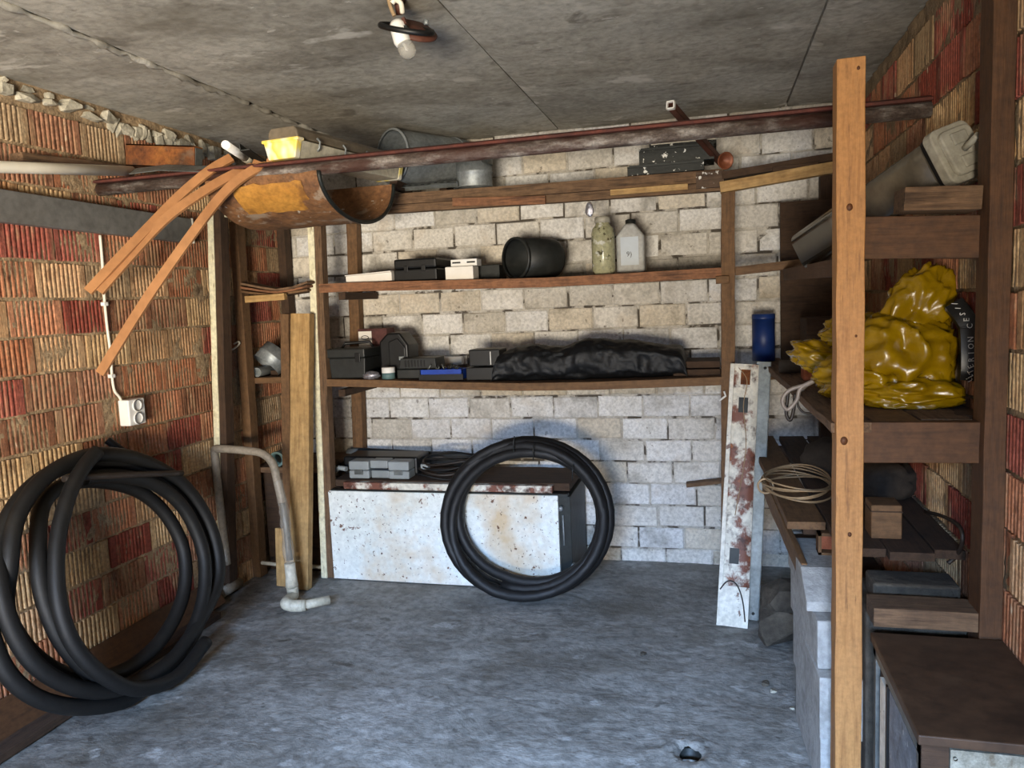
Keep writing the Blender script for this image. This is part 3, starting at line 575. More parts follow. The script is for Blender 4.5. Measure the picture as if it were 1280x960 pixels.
# tarpaulin heap
ctl = [(618, 449), (626, 442), (645, 434), (662, 432), (690, 433), (705, 434), (722, 428), (738, 425), (770, 426), (790, 427), (812, 429), (832, 433), (850, 434), (860, 440)]
xs = [tz(p[0], 3.86)[0] for p in ctl]; hs = [A(p[0], p[1], y=3.9).z for p in ctl]
def tarp(u, v):
    x = xs[0]+(xs[-1]-xs[0])*u; i = max(0, min(len(xs)-2, sum(1 for q in xs if q <= x)-1)); k = (x-xs[i])/(xs[i+1]-xs[i])
    z0 = zat(s3, x); h = hs[i]+(hs[i+1]-hs[i])*k-z0; h *= min(1, (u*40)**.5, ((1-u)*40)**.5) if 0 < u < 1 else .03
    a = 2*math.pi*v; cy_, cz_ = math.cos(a), math.sin(a)
    e = .75; yy_ = abs(cy_)**e*(1 if cy_ > 0 else -1); zz_ = abs(cz_)**e*(1 if cz_ > 0 else -1)
    n_ = fbm(x*7, yy_*1.6+zz_*.9, zz_*2, 4); n2 = 1-2*abs(fbm(x*11+3, yy_*2, zz_*2.2, 3))
    s_ = 1+.13*n_+.09*n2
    return (x, 3.95+yy_*.155*s_, max(z0+.001, z0+h*.5+zz_*h*.5*(1+.10*n_+.05*n2)))
mb = MB(); mb.grid(tarp, 110, 48); obj('tarpaulin', mb, tarp_m, label='rumpled black tarpaulin heaped along the third shelf', cat='tarpaulin')
x0, z = tz(855, 3.9); x1, _ = tz(903, 3.9)
for k, (dz, lab) in enumerate(((0, 'lower dark flat board right of the tarpaulin'), (.038, 'upper dark flat board right of the tarpaulin'))):
    mb = MB(); mb.box(x0-.05+.03*k, x1-.01, 3.84+.02*k, 4.1, z+dz+.001, z+dz+.034); obj('flat_board', mb, dark_wood, bevel=.003, label=lab, cat='board', group='dark boards on the third shelf')
mb = MB(); q = A(905, 499, y=3.72); 
a, b = A(510, 445, y=4.18), A(578, 446, y=4.18); a.z = b.z = zat(s3, a.x)+.06
t = thing('tube_offcut', (a+b)/2, 'white plastic tube lying against back wall on third shelf', 'tube')
mb = MB(); mb.tube([a, b], .025, 14); obj('tube', mb, white_plastic, t)
for q in (a, b):
    mb = MB(); mb.box(q.x-.02, q.x+.02, 4.15, 4.2, zat(s3, q.x), q.z-.02); obj('saddle', mb, dark_wood, t)

# ---- right of the rack: blue tube
q0, q1 = A(941, 447, y=4.0), A(970, 447, y=4.0)
RSZ = 1.15
t = thing('blue_tube', ((q0.x+q1.x)/2, 4.05, RSZ), 'dark blue plastic cylinder standing by the white wall', 'container')
r = (q1.x-q0.x)/2; zt = A(955, 393, y=4.0).z; T_ = Matrix.Translation(((q0.x+q1.x)/2, 4.05, RSZ))
mb = MB(); mb.lathe([(0, 0), (r, 0), (r, zt-RSZ-.02), (0, zt-RSZ-.02)], 28, T_); obj('body', mb, navy_plastic, t)
mb = MB(); mb.lathe([(r*1.02, zt-RSZ-.022), (r*1.02, zt-RSZ), (r*.9, zt-RSZ+.002), (0, zt-RSZ+.002)], 28, T_); obj('lid', mb, navy_plastic, t)

# ------------------------------------------------------------------ things on the top shelf and the rail
TS = max(p.z for p in tp)+.004; RT = BZ+.036             # top of shelf / top of rail
# half drum hung between rail and shelf
t = thing('half_drum', (-1.75, 3.18, 1.88), 'rusty half drum with ochre paint hanging between rail and top shelf', 'drum')
def arc(k, off=0):
    a = math.pi*(1+k); cyy, czz = 3.18, 2.075
    return cyy+(.375-off)*math.cos(a), czz+(.195-off)*math.sin(a)+.045*(k-.5)
mb = MB(); X0, X1 = -2.02, -1.50
mb.grid(lambda u, v: (X0+(X1-X0)*u+.004*fbm(v*5, u*3), *[c_+.006*fbm(u*4, v*6, 2) for c_ in arc(v)]), 14, 36)
mb.grid(lambda u, v: (X0+(X1-X0)*u, *arc(v, .007)), 14, 36); obj('shell', mb, ochre_rust, t, fixn=False)
mb = MB(); mb.tube([(X1, *arc(k/30, .003)) for k in range(31)], .009, 8); obj('rim', mb, dark_metal, t)
mb = MB(); mb.grid(lambda u, v: (X0+.12+(X1-X0-.2)*u+.02*fbm(v*4, 2, 1), *arc(.06+.2*v+.02*fbm(u*5, 4), -.005)), 12, 10); obj('paint_patch', mb, ochre_paint, t, fixn=False)
# fluorescent lamp left
def lamp_fix(near, far, wd, hb, hd, name, label, mats, clips=True):
    W = frame(near, far); Ln = (Vector(far)-Vector(near)).length
    t = bpy.data.objects.new(name, None); COL.objects.link(t); t.empty_display_size = .05; place(t, W); meta(t, label, 'light fixture')
    def add(nm, mb, m, **k): return obj(nm, mb, m, t, W, **k)
    mb = MB(); mb.prism([(-wd*.38, 0), (wd*.38, 0), (wd*.48, hb), (-wd*.48, hb)], .03, Ln-.03, 'x'); add('housing', mb, mats[0], bevel=.006)
    mb = MB(); mb.prism([(-wd*.44, hb+.006), (wd*.44, hb+.006), (wd*.42, hb+hd*.7), (wd*.34, hb+hd), (-wd*.34, hb+hd), (-wd*.42, hb+hd*.7)], .02, Ln-.02, 'x'); add('diffuser', mb, mats[1], bevel=.006)
    mb = MB(); mb.prism([(-wd*.39, -.002), (wd*.39, -.002), (wd*.5, hb), (-wd*.5, hb)], 0, .035, 'x'); mb.prism([(-wd*.54, hb-.006), (wd*.54, hb-.006), (wd*.54, hb+.008), (-wd*.54, hb+.008)], -.004, .04, 'x'); add('end_cap', mb, mats[2], bevel=.005)
    mb = MB(); mb.prism([(-wd*.39, -.002), (wd*.39, -.002), (wd*.5, hb), (-wd*.5, hb)], Ln-.035, Ln, 'x'); add('end_cap', mb, mats[2], bevel=.005)
    if clips:
        for k in range(4):
            xx = Ln*(.16+.22*k)
            for s_ in (-1, 1):
                mb = MB(); mb.tube([(xx, s_*wd*.47, hb*.55), (xx, s_*wd*.53, hb*.7), (xx+.008, s_*wd*.54, hb+.004), (xx, s_*wd*.49, hb+.02)], .0045, 6); add('clip', mb, galv)
    return t, W
lamp_fix((-1.655, 2.80, RT+.002), (-1.56, 3.66, TS+.035), .165, .07, .055, 'sealed_light_fixture', 'yellowed strip light with brown cover resting on the rail', [cream_plastic, diffuser_m, yellow_cap])
# galvanised duct and collar
a = A(490, 204, y=3.75); b = a+Vector((.24, .40, 0)); R = .135; a.z = b.z = TS+R+.04; W = frame(a, b); Ln = (b-a).length; MX = W @ Matrix.Rotation(math.pi/2, 4, 'Y')
t = thing('ventilation_duct', (a+b)/2-Vector((0, 0, R)), 'galvanised round duct pipe lying on the top shelf', 'duct')
mb = MB(); mb.lathe([(R, 0), (R, Ln)], 40, MX); mb.lathe([(R-.003, 0), (R-.003, Ln)], 40, MX); obj('shell', mb, galv, t, fixn=False)
for k in (.05, Ln*.8):
    q = W @ Vector((k, 0, -R-.02)); mb = MB(); mb.box(q.x-.02, q.x+.02, q.y-.1, q.y+.1, TS, TS+.042); obj('chock', mb, dark_wood, t)
for k in (0, Ln*.86):
    mb = MB(); mb.lathe([(R-.005, k), (R+.005, k), (R+.005, k+.012), (R-.005, k+.012), (R-.005, k)], 40, MX); obj('seam_ring', mb, galv, t)
q = A(593, 222, y=3.88); r = .093; T_ = Matrix.Translation((q.x, 3.88, TS))
t = thing('duct_collar', (q.x, 3.88, TS), 'short shiny duct collar standing beside the round duct', 'duct')
mb = MB(); mb.lathe([(r, 0), (r, .07), (r+.004, .074), (r, .078), (r, .125), (r-.003, .125), (r-.003, 0), (r, 0)], 36, T_); obj('ring', mb, galv, t)
mb = MB(); mb.lathe([(r*.9, .12), (r*.9, .2), (r*.88, .2), (r*.88, .12)], 32, T_ @ Matrix.Rotation(.12, 4, 'Y')); obj('inner_sleeve', mb, steel_dull, t)
mb = MB(); mb.lathe([(0, -.004), (.005, -.003), (.005, .004)], 8, Matrix.Translation((q.x-.01, 3.88-r, TS+.04)) @ Matrix.Rotation(math.pi/2, 4, 'X')); obj('rivet', mb, steel_dull, t)
# slotted angle strips in front of the duct
for i, (pa, pb, lab) in enumerate((((500, 237), (568, 241), 'flat grey slotted steel strip lying along top shelf edge'), ((540, 229), (571, 237), 'short grey slotted angle propped against the duct collar'))):
    a, b = A(*pa, y=3.77), A(*pb, y=3.765); a.z = max(a.z, TS+.02); b.z = max(b.z, TS+.018)
    t = thing('slotted_angle', (a+b)/2, lab, 'metal strip'); W = frame(a, b, (0, -.6, 1)); Ln = (b-a).length
    mb = MB(); mb.box(0, Ln, -.016, .016, 0, .003); mb.box(0, Ln, .013, .016, -.03, 0); obj('angle', mb, steel_dull, t, W)
    for k in range(int(Ln/.035)):
        mb = MB(); mb.box(.012+k*.035, .03+k*.035, -.005, .005, .0028, .0036); obj('slot', mb, black_plastic, t, W)
# stack of dark gutters on the right of the top shelf
zc = zat(tp, -.1)+.003
for i, (p0, p1, h_, y_, lab) in enumerate(((784, 880, .045, 3.78, 'bottom black metal gutter of the stack on the top shelf'), (799, 893, .075, 3.80, 'wide black metal channel with white paint flecks in gutter stack'), (812, 896, .026, 3.84, 'topmost thin dark channel with pale lip in gutter stack'))):
    x0, x1 = A(p0, 205, y=y_).x, A(p1, 205, y=y_).x
    t = thing('metal_gutter', ((x0+x1)/2, y_+.08, zc), lab, 'gutter', 'dark gutters stacked on the top shelf')
    mb = MB(); mb.box(x0, x1, y_, y_+.16, zc+.001, zc+.006); mb.box(x0, x1, y_, y_+.005, zc+.001, zc+h_); mb.box(x0, x1, y_+.155, y_+.16, zc+.001, zc+h_); mb.box(x0, x1, y_-.012, y_+.004, zc+h_-.006, zc+h_); obj('channel', mb, fleck_metal, t, bevel=.001)
    mb = MB(); mb.box(x0+.01, x1, y_-.016, y_-.011, zc+h_-.007, zc+h_+.004); obj('lip', mb, (dark_metal, dark_metal, white_scale)[i], t)
    zc += h_+.004
q = A(903, 205, y=3.80); mb = MB(); mb.lathe([(0, 0), (.02, .003), (.034, .012), (.04, .03), (.037, .032), (.03, .016), (0, .006)], 28, Matrix.Translation((q.x, 3.775, zat(tp, 0)+.042)) @ Matrix.Rotation(math.radians(105), 4, 'X') @ Matrix.Rotation(.5, 4, 'Y')); obj('copper_bowl', mb, copper_m, label='small copper bowl on its side by the right post', cat='bowl')
q = A(905, 220, y=3.86); plank('upright_stick', (q.x, 3.86, zat(tp, q.x)), (q.x, 3.86, A(905, 190, y=3.86).z), .018, .018, red_wood, label='short dark red stick standing on the top shelf', cat='stick')
# square tube over the rail
a, b = A(838, 131, z=2.26), A(903, 205, y=3.95)
t = thing('square_tube', a, 'brown square tube leaning over the rail with white open end', 'tube'); W = frame(a, b); Ln = (b-a).length
mb = MB()
for (u0, u1, v0, v1) in ((-.014, .014, -.014, -.011), (-.014, .014, .011, .014), (-.014, -.011, -.014, .014), (.011, .014, -.014, .014)): mb.box(.01, Ln, u0, u1, v0, v1)
obj('tube', mb, brown_leather, t, W)
mb = MB()
for (u0, u1, v0, v1) in ((-.017, .017, -.017, -.012), (-.017, .017, .012, .017), (-.017, -.012, -.017, .017), (.012, .017, -.017, .017)): mb.box(-.002, .014, u0, u1, v0, v1)
obj('white_end', mb, white_plastic, t, W)
q = A(737, 262, y=SF-.01); mb = MB(); blob(mb, (q.x, SF-.006, q.z), (.018, .008, .03), 8, .4, 2, 16, 10); obj('foil_scrap', mb, foil_m, label='small foil scrap stuck under the top shelf', cat='scrap')
# tan plastic strips hanging over the rail
SEC = [(-.019, 0), (.019, 0), (.019, -.014), (.016, -.014), (.016, -.003), (-.016, -.003), (-.016, -.014), (-.019, -.014)]
for pts, lab in (([(289, 196, 2.86), (262, 212, 2.80), (228, 240, 2.74), (197, 271, 2.68), (150, 320, 2.58), (109, 364, 2.50)], 'upper left tan plastic strip bent down from the rail'),
                 ([(323, 206, 2.86), (292, 217, 2.79), (250, 241, 2.74), (205, 274, 2.68), (160, 322, 2.60), (123, 364, 2.52)], 'middle tan plastic strip ending beside the upper left one'),
                 ([(340, 205, 2.86), (316, 212, 2.79), (282, 238, 2.75), (240, 291, 2.68), (180, 377, 2.60), (124, 467, 2.53)], 'longest tan plastic strip hanging lowest in front of brick wall')):
    pp = smooth_path([A(x, y, y=d) for x, y, d in pts], 6); pp[0].z = max(pp[0].z, RT+.016)
    mb = MB(); sweep(mb, pp, (.35, -1, .35), SEC); obj('plastic_strip', mb, strip_m, label=lab, cat='strip', group='tan strips hanging over the rail')
# white pipe along the left wall, resting on the rail
a, b = A(-70, 208, x=-2.49), A(165, 214, x=-2.40); a = a+(a-b)*.9; a.x = -2.50
t = thing('white_pipe', (a+b)/2, 'long white plastic pipe below ceiling at the left wall', 'pipe')
mb = MB(); mb.tube([a, a*.66+b*.34, a*.33+b*.67, b], .0215, 16); obj('pipe', mb, cable_white, t)
for k in (.05, .42):
    q = a*(1-k)+b*k; mb = MB(); mb.box(XL+.012, q.x+.01, q.y-.012, q.y+.012, q.z-.04, q.z-.021); obj('bracket', mb, rust, t)
# ledge board behind the pipe
a, b = A(20, 196, x=XL+.03), A(160, 212, x=XL+.03); plank('ledge_board', a, b, .06, .03, old_wood, label='dark board fixed to brick wall behind the white pipe', cat='board')
# rusted channel iron
a, b = Vector((-2.44, 2.86, 2.205)), Vector((-2.10, 2.86, 2.165)); t = thing('channel_iron', (a+b)/2, 'short orange rusted channel iron lying on the rail', 'steel channel'); W = frame(a, b)
mb = MB(); Ln = (b-a).length; mb.box(0, Ln, 0, .007, -.047, .047); mb.box(0, Ln, 0, .055, .04, .047); mb.box(0, Ln, 0, .055, -.047, -.04); obj('channel', mb, rust, t, W, bevel=.001)
mb = MB(); mb.box(Ln-.004, Ln+.002, .007, .05, -.04, .04); obj('mortared_end', mb, steel_dull, t, W)
a, b = A(166, 216, y=2.80), A(262, 212, y=2.82); a.z = max(a.z, RT+.01)
mb = MB(); sweep(mb, [a, a*.6+b*.4+Vector((0, 0, .012)), b], (0, -.6, 1), [(-.03, 0), (.03, 0), (.03, .003), (-.03, .003)]); obj('sheet_strip', mb, steel_dull, label='bent grey sheet metal strip under the rusted channel iron', cat='metal strip')
a, b = A(282, 181, y=2.70), A(318, 205, y=3.2); mb = MB(); mb.tube([a, b], .017, 14); 
t = thing('white_rod', (a+b)/2, 'white tube poking out toward the ceiling left of strip light', 'tube'); obj('tube', mb, white_plastic, t)
mb = MB(); mb.tube([b-(b-a).normalized()*.2, b], .019, 14); obj('sleeve', mb, cream_plastic, t)
a, b = A(306, 188, y=2.80), A(330, 205, y=3.1); mb = MB(); sweep(mb, [a, b], (0, -.3, 1), [(-.02, 0), (.02, 0), (.02, .004), (-.016, .004), (-.016, .03), (-.02, .03)]); obj('steel_bracket', mb, dark_metal, label='small dark steel bracket beside the white tube end', cat='bracket')

# ------------------------------------------------------------------ left wall fittings
a, b = A(-60, 258, x=XL+.03), A(236, 289, x=XL+.03); a.z = b.z+.012; a = a+(a-b)*.7
t = thing('cable_trunking', (a+b)/2-Vector((0, 0, .06)), 'long grey sheet metal cover mounted along brick wall', 'trunking'); W = frame(a, b); Ln = (b-a).length
mb = MB(); mb.box(0, Ln, -.022, .022, -.06, .06); obj('cover', mb, grey_paint, t, W, bevel=.004)
mb = MB(); mb.box(Ln, Ln+.006, -.026, .022, -.062, .062); obj('end_plate', mb, white_scale, t, W)
pts = [A(x, y, x=XL+.012) for x, y in ((125, 294), (128, 330), (129, 352), (131, 380), (134, 410), (138, 440), (140, 470), (143, 488), (149, 496), (153, 504))]
t = thing('power_cable', pts[-1], 'white cable clipped down the brick wall to the socket', 'cable')
mb = MB(); mb.tube(smooth_path(pts, 5), .006, 8); obj('cable', mb, cable_white, t)
for i in (2, 3, 6):
    mb = MB(); q = pts[i]; mb.box(q.x-.012, q.x+.008, q.y-.012, q.y+.012, q.z-.008, q.z+.008); obj('clip', mb, white_plastic, t, bevel=.002)
c = A(147, 518, x=XL); y0, y1, z0, z1 = c.y+.005, c.y+.105, c.z-.055, c.z+.062
t = thing('wall_socket', (XL+.03, (y0+y1)/2, z0), 'white double socket box on the brick wall', 'socket')
mb = MB(); mb.box(XL+.002, XL+.058, y0, y1, z0, z1); obj('housing', mb, white_plastic, t, bevel=.005)
for k in (-.029, .029):
    MX = Matrix.Translation((XL+.058, (y0+y1)/2, (z0+z1)/2+k)) @ Matrix.Rotation(math.pi/2, 4, 'Y')
    mb = MB(); mb.lathe([(.027, -.002), (.027, .006), (.023, .006), (.021, -.004), (0, -.004)], 24, MX); so = obj('outlet', mb, white_plastic, t)
    for j in (-.009, .009):
        mb = MB(); mb.lathe([(0, .0), (.0035, .0), (.0035, -.004)], 8, MX @ Matrix.Translation((0, j, -.002))); obj('pin_hole', mb, black_plastic, so)
    mb = MB(); mb.tube([MX @ Vector((.025*math.cos(a), .025*math.sin(a), .007)) for a in [2*math.pi*i/20 for i in range(20)]], .0022, 5, closed=True); obj('shadow_ring', mb, grey_paint, so)
q = A(112, 231, x=XL)
# board along the foot of the wall
plank('foot_board', (XL+.06, 1.0, .075), (XL+.06, 3.3, .07), .14, .03, rack_wood, up=(.8, 0, .6), label='brown timber board lying along foot of brick wall', cat='board')
plank('foot_board', (XL+.13, 1.3, .017), (XL+.13, 3.15, .017), .11, .03, dark_wood, label='dark flat board on the floor inside the left hose coil', cat='board')

# ------------------------------------------------------------------ hose coils
def coil(name, c, u, v, n, loops, r, mat, label, seed, ends=None, nturn=40):
    """one continuous hose; u,v span the coil's plane, n is its axis; loops = (du, dv, ru, rv, dn, twist)"""
    c, u, v, n = Vector(c), Vector(u).normalized(), Vector(v).normalized(), Vector(n).normalized(); pts = []; m = len(loops)
    for k in range(m*nturn+1):
        i = min(k//nturn, m-1); f = (k-i*nturn)/nturn; L0, L1 = loops[i], loops[min(i+1, m-1)]; q = [a+(b-a)*f for a, b in zip(L0, L1)]
        a = 2*math.pi*f+q[5]
        pts.append(c+u*(q[0]+q[2]*math.cos(a))+v*(q[1]+q[3]*math.sin(a))+n*(q[4]+.012*math.sin(a*2+i*2+seed)))
    if ends: pts = [Vector(p) for p in ends[0]]+pts+[Vector(p) for p in ends[1]]
    return pts
def on_plane(px, py, p, n):
    d = _r*((px-640)/FPX)+_d*((py-480)/FPX)+_f; return EYE+d*((Vector(p)-EYE).dot(n)/d.dot(n))
t = thing('hose_coil', (-.96, 3.62, 0), 'black rubber hose coil leaning on the white metal cabinet', 'hose')
n = Vector((0, -1, .16)).normalized(); R = .027; path = []
for i, (cx_, cy_, rx, ry, off, ph) in enumerate(((659, 648, 101, 97, .0, 2.2), (657, 650, 97, 93, .05, 2.2), (661, 648, 101, 96, -.05, 2.0), (660, 647, 102, 97, .012, 2.1), (659, 655, 93, 88, .05, 2.0), (665, 644, 92, 82, .0, 2.1), (660, 652, 90, 84, .03, 2.4))):
    for k in range(36):
        a = ph+2*math.pi*k/36; path.append((cx_, cy_, rx, ry, off+.012*math.sin(a*2+i), a))
pts = []
for k in range(len(path)-36):
    a, b = path[k], path[k+36]; f = (k % 36)/36; q = [x_+(y_-x_)*f for x_, y_ in zip(a[:5], b[:5])]
    p_ = on_plane(q[0]+q[2]*math.cos(a[5]), q[1]+q[3]*math.sin(a[5]), (0, 3.59, 0), n)+n*q[4]; p_.z = max(p_.z, R+.003); pts.append(p_)
mb = MB(); mb.tube(pts, R, 12); obj('hose', mb, rubber, t)
for (px, py) in ((648, 553), (672, 563), (720, 588)):
    q = on_plane(px, py, (0, 3.59, 0), n); mb = MB(); mb.tube([q+n*.09+Vector((-.003, 0, -.045)), q+n*.1, q+n*.09+Vector((.004, 0, .035))], .0035, 6); obj('tie', mb, darkgrey_plastic, t)
# left coil
t = thing('hose_coil', (-2.3, 2.6, 0), 'thick black hose coil leaning on the brick wall', 'hose')
n = Vector((1, 0, .27)).normalized(); P0 = (-2.47, 0, .98); R = .03
def loops(px, off): return [on_plane(x_, y_, P0, n)+n*off for x_, y_ in px]
seq = loops([(-14, 690), (-18, 760), (-5, 815), (18, 852), (55, 876), (105, 884), (160, 874), (212, 838), (248, 780), (262, 715), (248, 655), (215, 612), (170, 585), (125, 578), (75, 586), (30, 618), (0, 672)], .0)
seq += loops([(-10, 735), (6, 790), (40, 838), (95, 864), (150, 860), (205, 828), (246, 770), (266, 720), (256, 662), (225, 612), (182, 583), (138, 571), (92, 575), (45, 602), (12, 650), (2, 710)], .035)
seq += loops([(18, 765), (52, 818), (105, 846), (160, 838), (208, 800), (236, 745), (238, 690), (218, 645), (185, 614), (140, 600), (95, 602), (62, 628)], -.035)
seq += loops([(40, 700), (48, 755), (75, 812), (125, 855), (178, 852), (222, 812), (246, 755), (248, 695), (225, 640), (188, 608), (140, 597), (98, 600)], .03)
mb = MB(); mb.tube([Vector((max(p_.x, XL+R+.01), p_.y, max(p_.z, R+.003))) for p_ in smooth_path(seq, 6)], R, 12); obj('hose', mb, hose_dusty, t)
seq = loops([(101, 571), (84, 590), (66, 622), (52, 670), (48, 715), (52, 765), (70, 812), (105, 848), (150, 866), (200, 850), (238, 806)], .085)
mb = MB(); mb.tube([Vector((p_.x, p_.y, max(p_.z, R+.003))) for p_ in smooth_path(seq, 6)], R*.95, 12); obj('hose_end', mb, hose_dusty, t)
lp = [A(134, 550, x=-2.52), A(150, 562, x=-2.49), A(185, 588, x=-2.46), A(205, 612, x=-2.44)]
mb = MB(); mb.tube(smooth_path(lp, 6), .017, 8); obj('loose_end', mb, hose_dusty, t)
lp = loops([(62, 604), (130, 599), (212, 596)], .07); mb = MB(); mb.tube(smooth_path(lp, 6), .013, 8); obj('tie_strap', mb, dark_cable, t)
# ------------------------------------------------------------------ white metal cabinet lying on its side
CX0, CX1, CY0, CY1, CZ = -2.075, -.78, 3.74, 4.22, .505
t = thing('metal_cabinet', ((CX0+CX1)/2, (CY0+CY1)/2, 0), 'rusty white metal cabinet lying on its side under shelves', 'cabinet')
mb = MB(); mb.box(CX0+.01, CX1+.06, CY0+.03, CY1, 0.004, CZ-.01); obj('body', mb, dark_metal, t, bevel=.003)
mb = MB(); mb.grid(lambda u, v: (CX0+(CX1-CX0)*u, CY0+.003*fbm(u*3, v*2), .004+(CZ-.004)*v), 20, 10); mb.box(CX0, CX1, CY0+.005, CY0+.025, .004, CZ); obj('door', mb, white_enamel, t, fixn=False)
mb = MB(); mb.box(CX0+.085, CX1-.03, CY0+.02, CY0+.06, CZ+.008, CZ+.045); obj('top_flange', mb, rusty_white, t, bevel=.003)
mb = MB(); mb.box(CX0+.0, CX1+.05, CY0+.012, CY0+.05, CZ-.006, CZ+.007); obj('gasket', mb, dark_metal, t)
for z_ in (.44, .14):
    mb = MB(); mb.lathe([(0, 0), (.012, 0), (.012, .03), (0, .03)], 10, Matrix.Translation((CX1+.015+(.055 if z_ < .3 else 0), CY0+.02, z_)) @ Matrix.Rotation(math.pi/2, 4, 'X')); obj('hinge_pin', mb, galv, t)
mb = MB(); mb.tube([(CX1+.02, CY0+.02, .40), (CX1+.022, CY0+.02, .24)], .005, 6); obj('hinge_rod', mb, galv, t)
plank('cover_board', (CX0-.0, CY0+.26, CZ+.028), (CX1+.05, CY0+.26, CZ+.028), .38, .04, dark_wood, label='dark board laid on top of the white metal cabinet', cat='board')
CT = CZ+.05
# on the cabinet: dark case, light grey case, long profile, cables
x0, x1 = A(430, 595, y=3.93).x, A(523, 595, y=3.93).x
t = thing('tool_case', ((x0+x1)/2, 4.0, CT), 'black tool case lying behind the light grey case', 'case')
mb = MB(); mb.box(x0, x1, 3.93, 4.12, CT, A(480, 571, y=3.93).z); obj('body', mb, black_plastic, t, bevel=.015, seg=3)
mb = MB(); mb.box(x0+.1, x1-.1, 3.915, 3.935, CT+.06, CT+.085); obj('handle', mb, black_plastic, t, bevel=.004)
x0, x1 = A(436, 590, y=3.83).x, A(511, 590, y=3.83).x; zt = A(475, 577, y=3.83).z; h_ = zt-CT
t = thing('tool_case', ((x0+x1)/2, 3.87, CT), 'light grey tool case with cut-out handle on cabinet top', 'case')
wd = x1-x0
for (a, b) in ((0, .34), (.66, 1)):
    mb = MB(); mb.box(x0+wd*a, x0+wd*b, 3.83, 3.925, CT+h_*.48, zt); obj('upper_shell', mb, grey_plastic, t, bevel=.008)
    mb = MB(); mb.box(x0+wd*a, x0+wd*b, 3.83, 3.925, CT, CT+h_*.46); obj('lower_shell', mb, grey_plastic, t, bevel=.008)
    mb = MB(); xx = x0+wd*(a+b)/2; mb.box(xx-.025, xx+.025, 3.824, 3.832, CT+h_*.25, CT+h_*.52); obj('latch', mb, steel_dull, t, bevel=.002)
mb = MB(); mb.box(x0+wd*.35, x0+wd*.65, 3.838, 3.925, CT+h_*.58, zt+.004); obj('handle', mb, grey_plastic, t, bevel=.008)
mb = MB(); mb.box(x0+wd*.35, x0+wd*.65, 3.85, 3.925, CT, CT+h_*.44); obj('bridge', mb, grey_plastic, t, bevel=.006)
mb = MB(); mb.box(x0+wd*.36, x0+wd*.64, 3.89, 3.92, CT+h_*.44, CT+h_*.6); obj('handle_gap', mb, black_plastic, t)
a, b = A(440, 566, y=4.2), A(610, 575, y=4.2); t = thing('long_profile', (a+b)/2, 'long grey plastic profile lying along wall above the cabinet', 'profile')
mb = MB(); sweep(mb, [a, b], (0, -1, .1), [(-.035, 0), (.035, 0), (.035, .02), (-.035, .02)]); obj('profile', mb, darkgrey_plastic, t)
mb = MB(); mb.tube([a+Vector((-.02, -.01, 0)), a+Vector((.05, -.01, 0))], .03, 12); obj('end_plug', mb, grey_plastic, t)
t = thing('cable_bundle', (A(545, 590, y=3.9).x, 3.9, CT), 'tangled dark cables beside the light grey tool case', 'cable')
for k in range(5):
    c = Vector((A(548, 590, y=3.9).x+.02*k, 3.9+.01*k, CT+.012+.014*k)); mb = MB()
    mb.tube([c+Vector((.12*math.cos(a)*(1+.1*k), .07*math.sin(a), .012*math.sin(a*2+k)+.02*k*.5)) for a in [2*math.pi*i/28 for i in range(28)]], .005+.002*(k % 2), 7, closed=True); obj('loop', mb, dark_cable if k % 2 else rubber, t)
mb = MB(); mb.box(A(527, 580, y=3.9).x, A(536, 580, y=3.9).x, 3.88, 3.92, CT+.045, CT+.075); obj('plug', mb, grey_plastic, t, bevel=.004)
mb = MB(); q = A(424, 585, y=3.88); mb.tube([(q.x-.05, 3.88, CT+.02), (q.x, 3.88, CT+.05), (q.x+.05, 3.87, CT+.045)], .014, 10); obj('pipe_stub', mb, grey_plastic, label='small grey pipe stub at the left end of cabinet top', cat='pipe')

# ------------------------------------------------------------------ left bay contents
q = A(325, 476, y=3.77); LZ = q.z+.02
for px, lab in ((307, 'left of two short grey pipes on left bay shelf'), (321, 'right of two short grey pipes on left bay shelf')):
    c = A(px, 463, y=3.79); r = .026; c.z = LZ+r; MX = Matrix.Translation(c) @ Matrix.Rotation(-math.pi/2, 4, 'X')
    t = thing('pipe_offcut', c-Vector((0, 0, r)), lab, 'pipe', 'short grey pipes in the left bay')
    mb = MB(); mb.lathe([(r, 0), (r, .3), (r-.004, .3), (r-.004, .0), (r, 0)], 24, MX); obj('pipe', mb, grey_plastic, t)
    mb = MB(); mb.lathe([(0, .29), (r-.003, .29)], 16, MX); obj('end_plug', mb, black_plastic, t)
c = A(341, 448, y=3.88); r = .088; MX = Matrix.Translation(c) @ Matrix.Rotation(math.radians(-38), 4, 'X') @ Matrix.Rotation(math.radians(28), 4, 'Y')
t = thing('duct_collar', (c.x, c.y, LZ), 'galvanised duct collar tilted on the left bay shelf', 'duct')
mb = MB(); mb.lathe([(r, -.055), (r, -.004), (r+.004, 0), (r, .004), (r, .055), (r-.003, .055), (r-.003, -.055), (r, -.055)], 36, MX); obj('ring', mb, galv, t)
mb = MB(); mb.box(c.x-.02, c.x+.03, c.y+.0, c.y+.05, LZ, c.z-.07); obj('wedge', mb, dark_wood, t)
q = A(325, 588, y=3.77); c = A(345, 570, y=3.79); r = .04; c.z = q.z+.02+r; MX = Matrix.Translation(c) @ Matrix.Rotation(-math.pi/2, 4, 'X') @ Matrix.Rotation(-.2, 4, 'Y')
t = thing('pipe_coupling', c-Vector((0, 0, r)), 'teal grey pipe coupling on the lowest left bay board', 'pipe')
mb = MB(); mb.lathe([(r, 0), (r, .14), (r-.008, .14), (r-.008, 0), (r, 0)], 26, MX); obj('coupling', mb, teal_plastic, t)
mb = MB(); mb.lathe([(r+.004, 0), (r+.004, .02), (r-.008, .02), (r-.008, -.003), (r+.004, 0)], 26, MX); obj('collar', mb, teal_plastic, t)
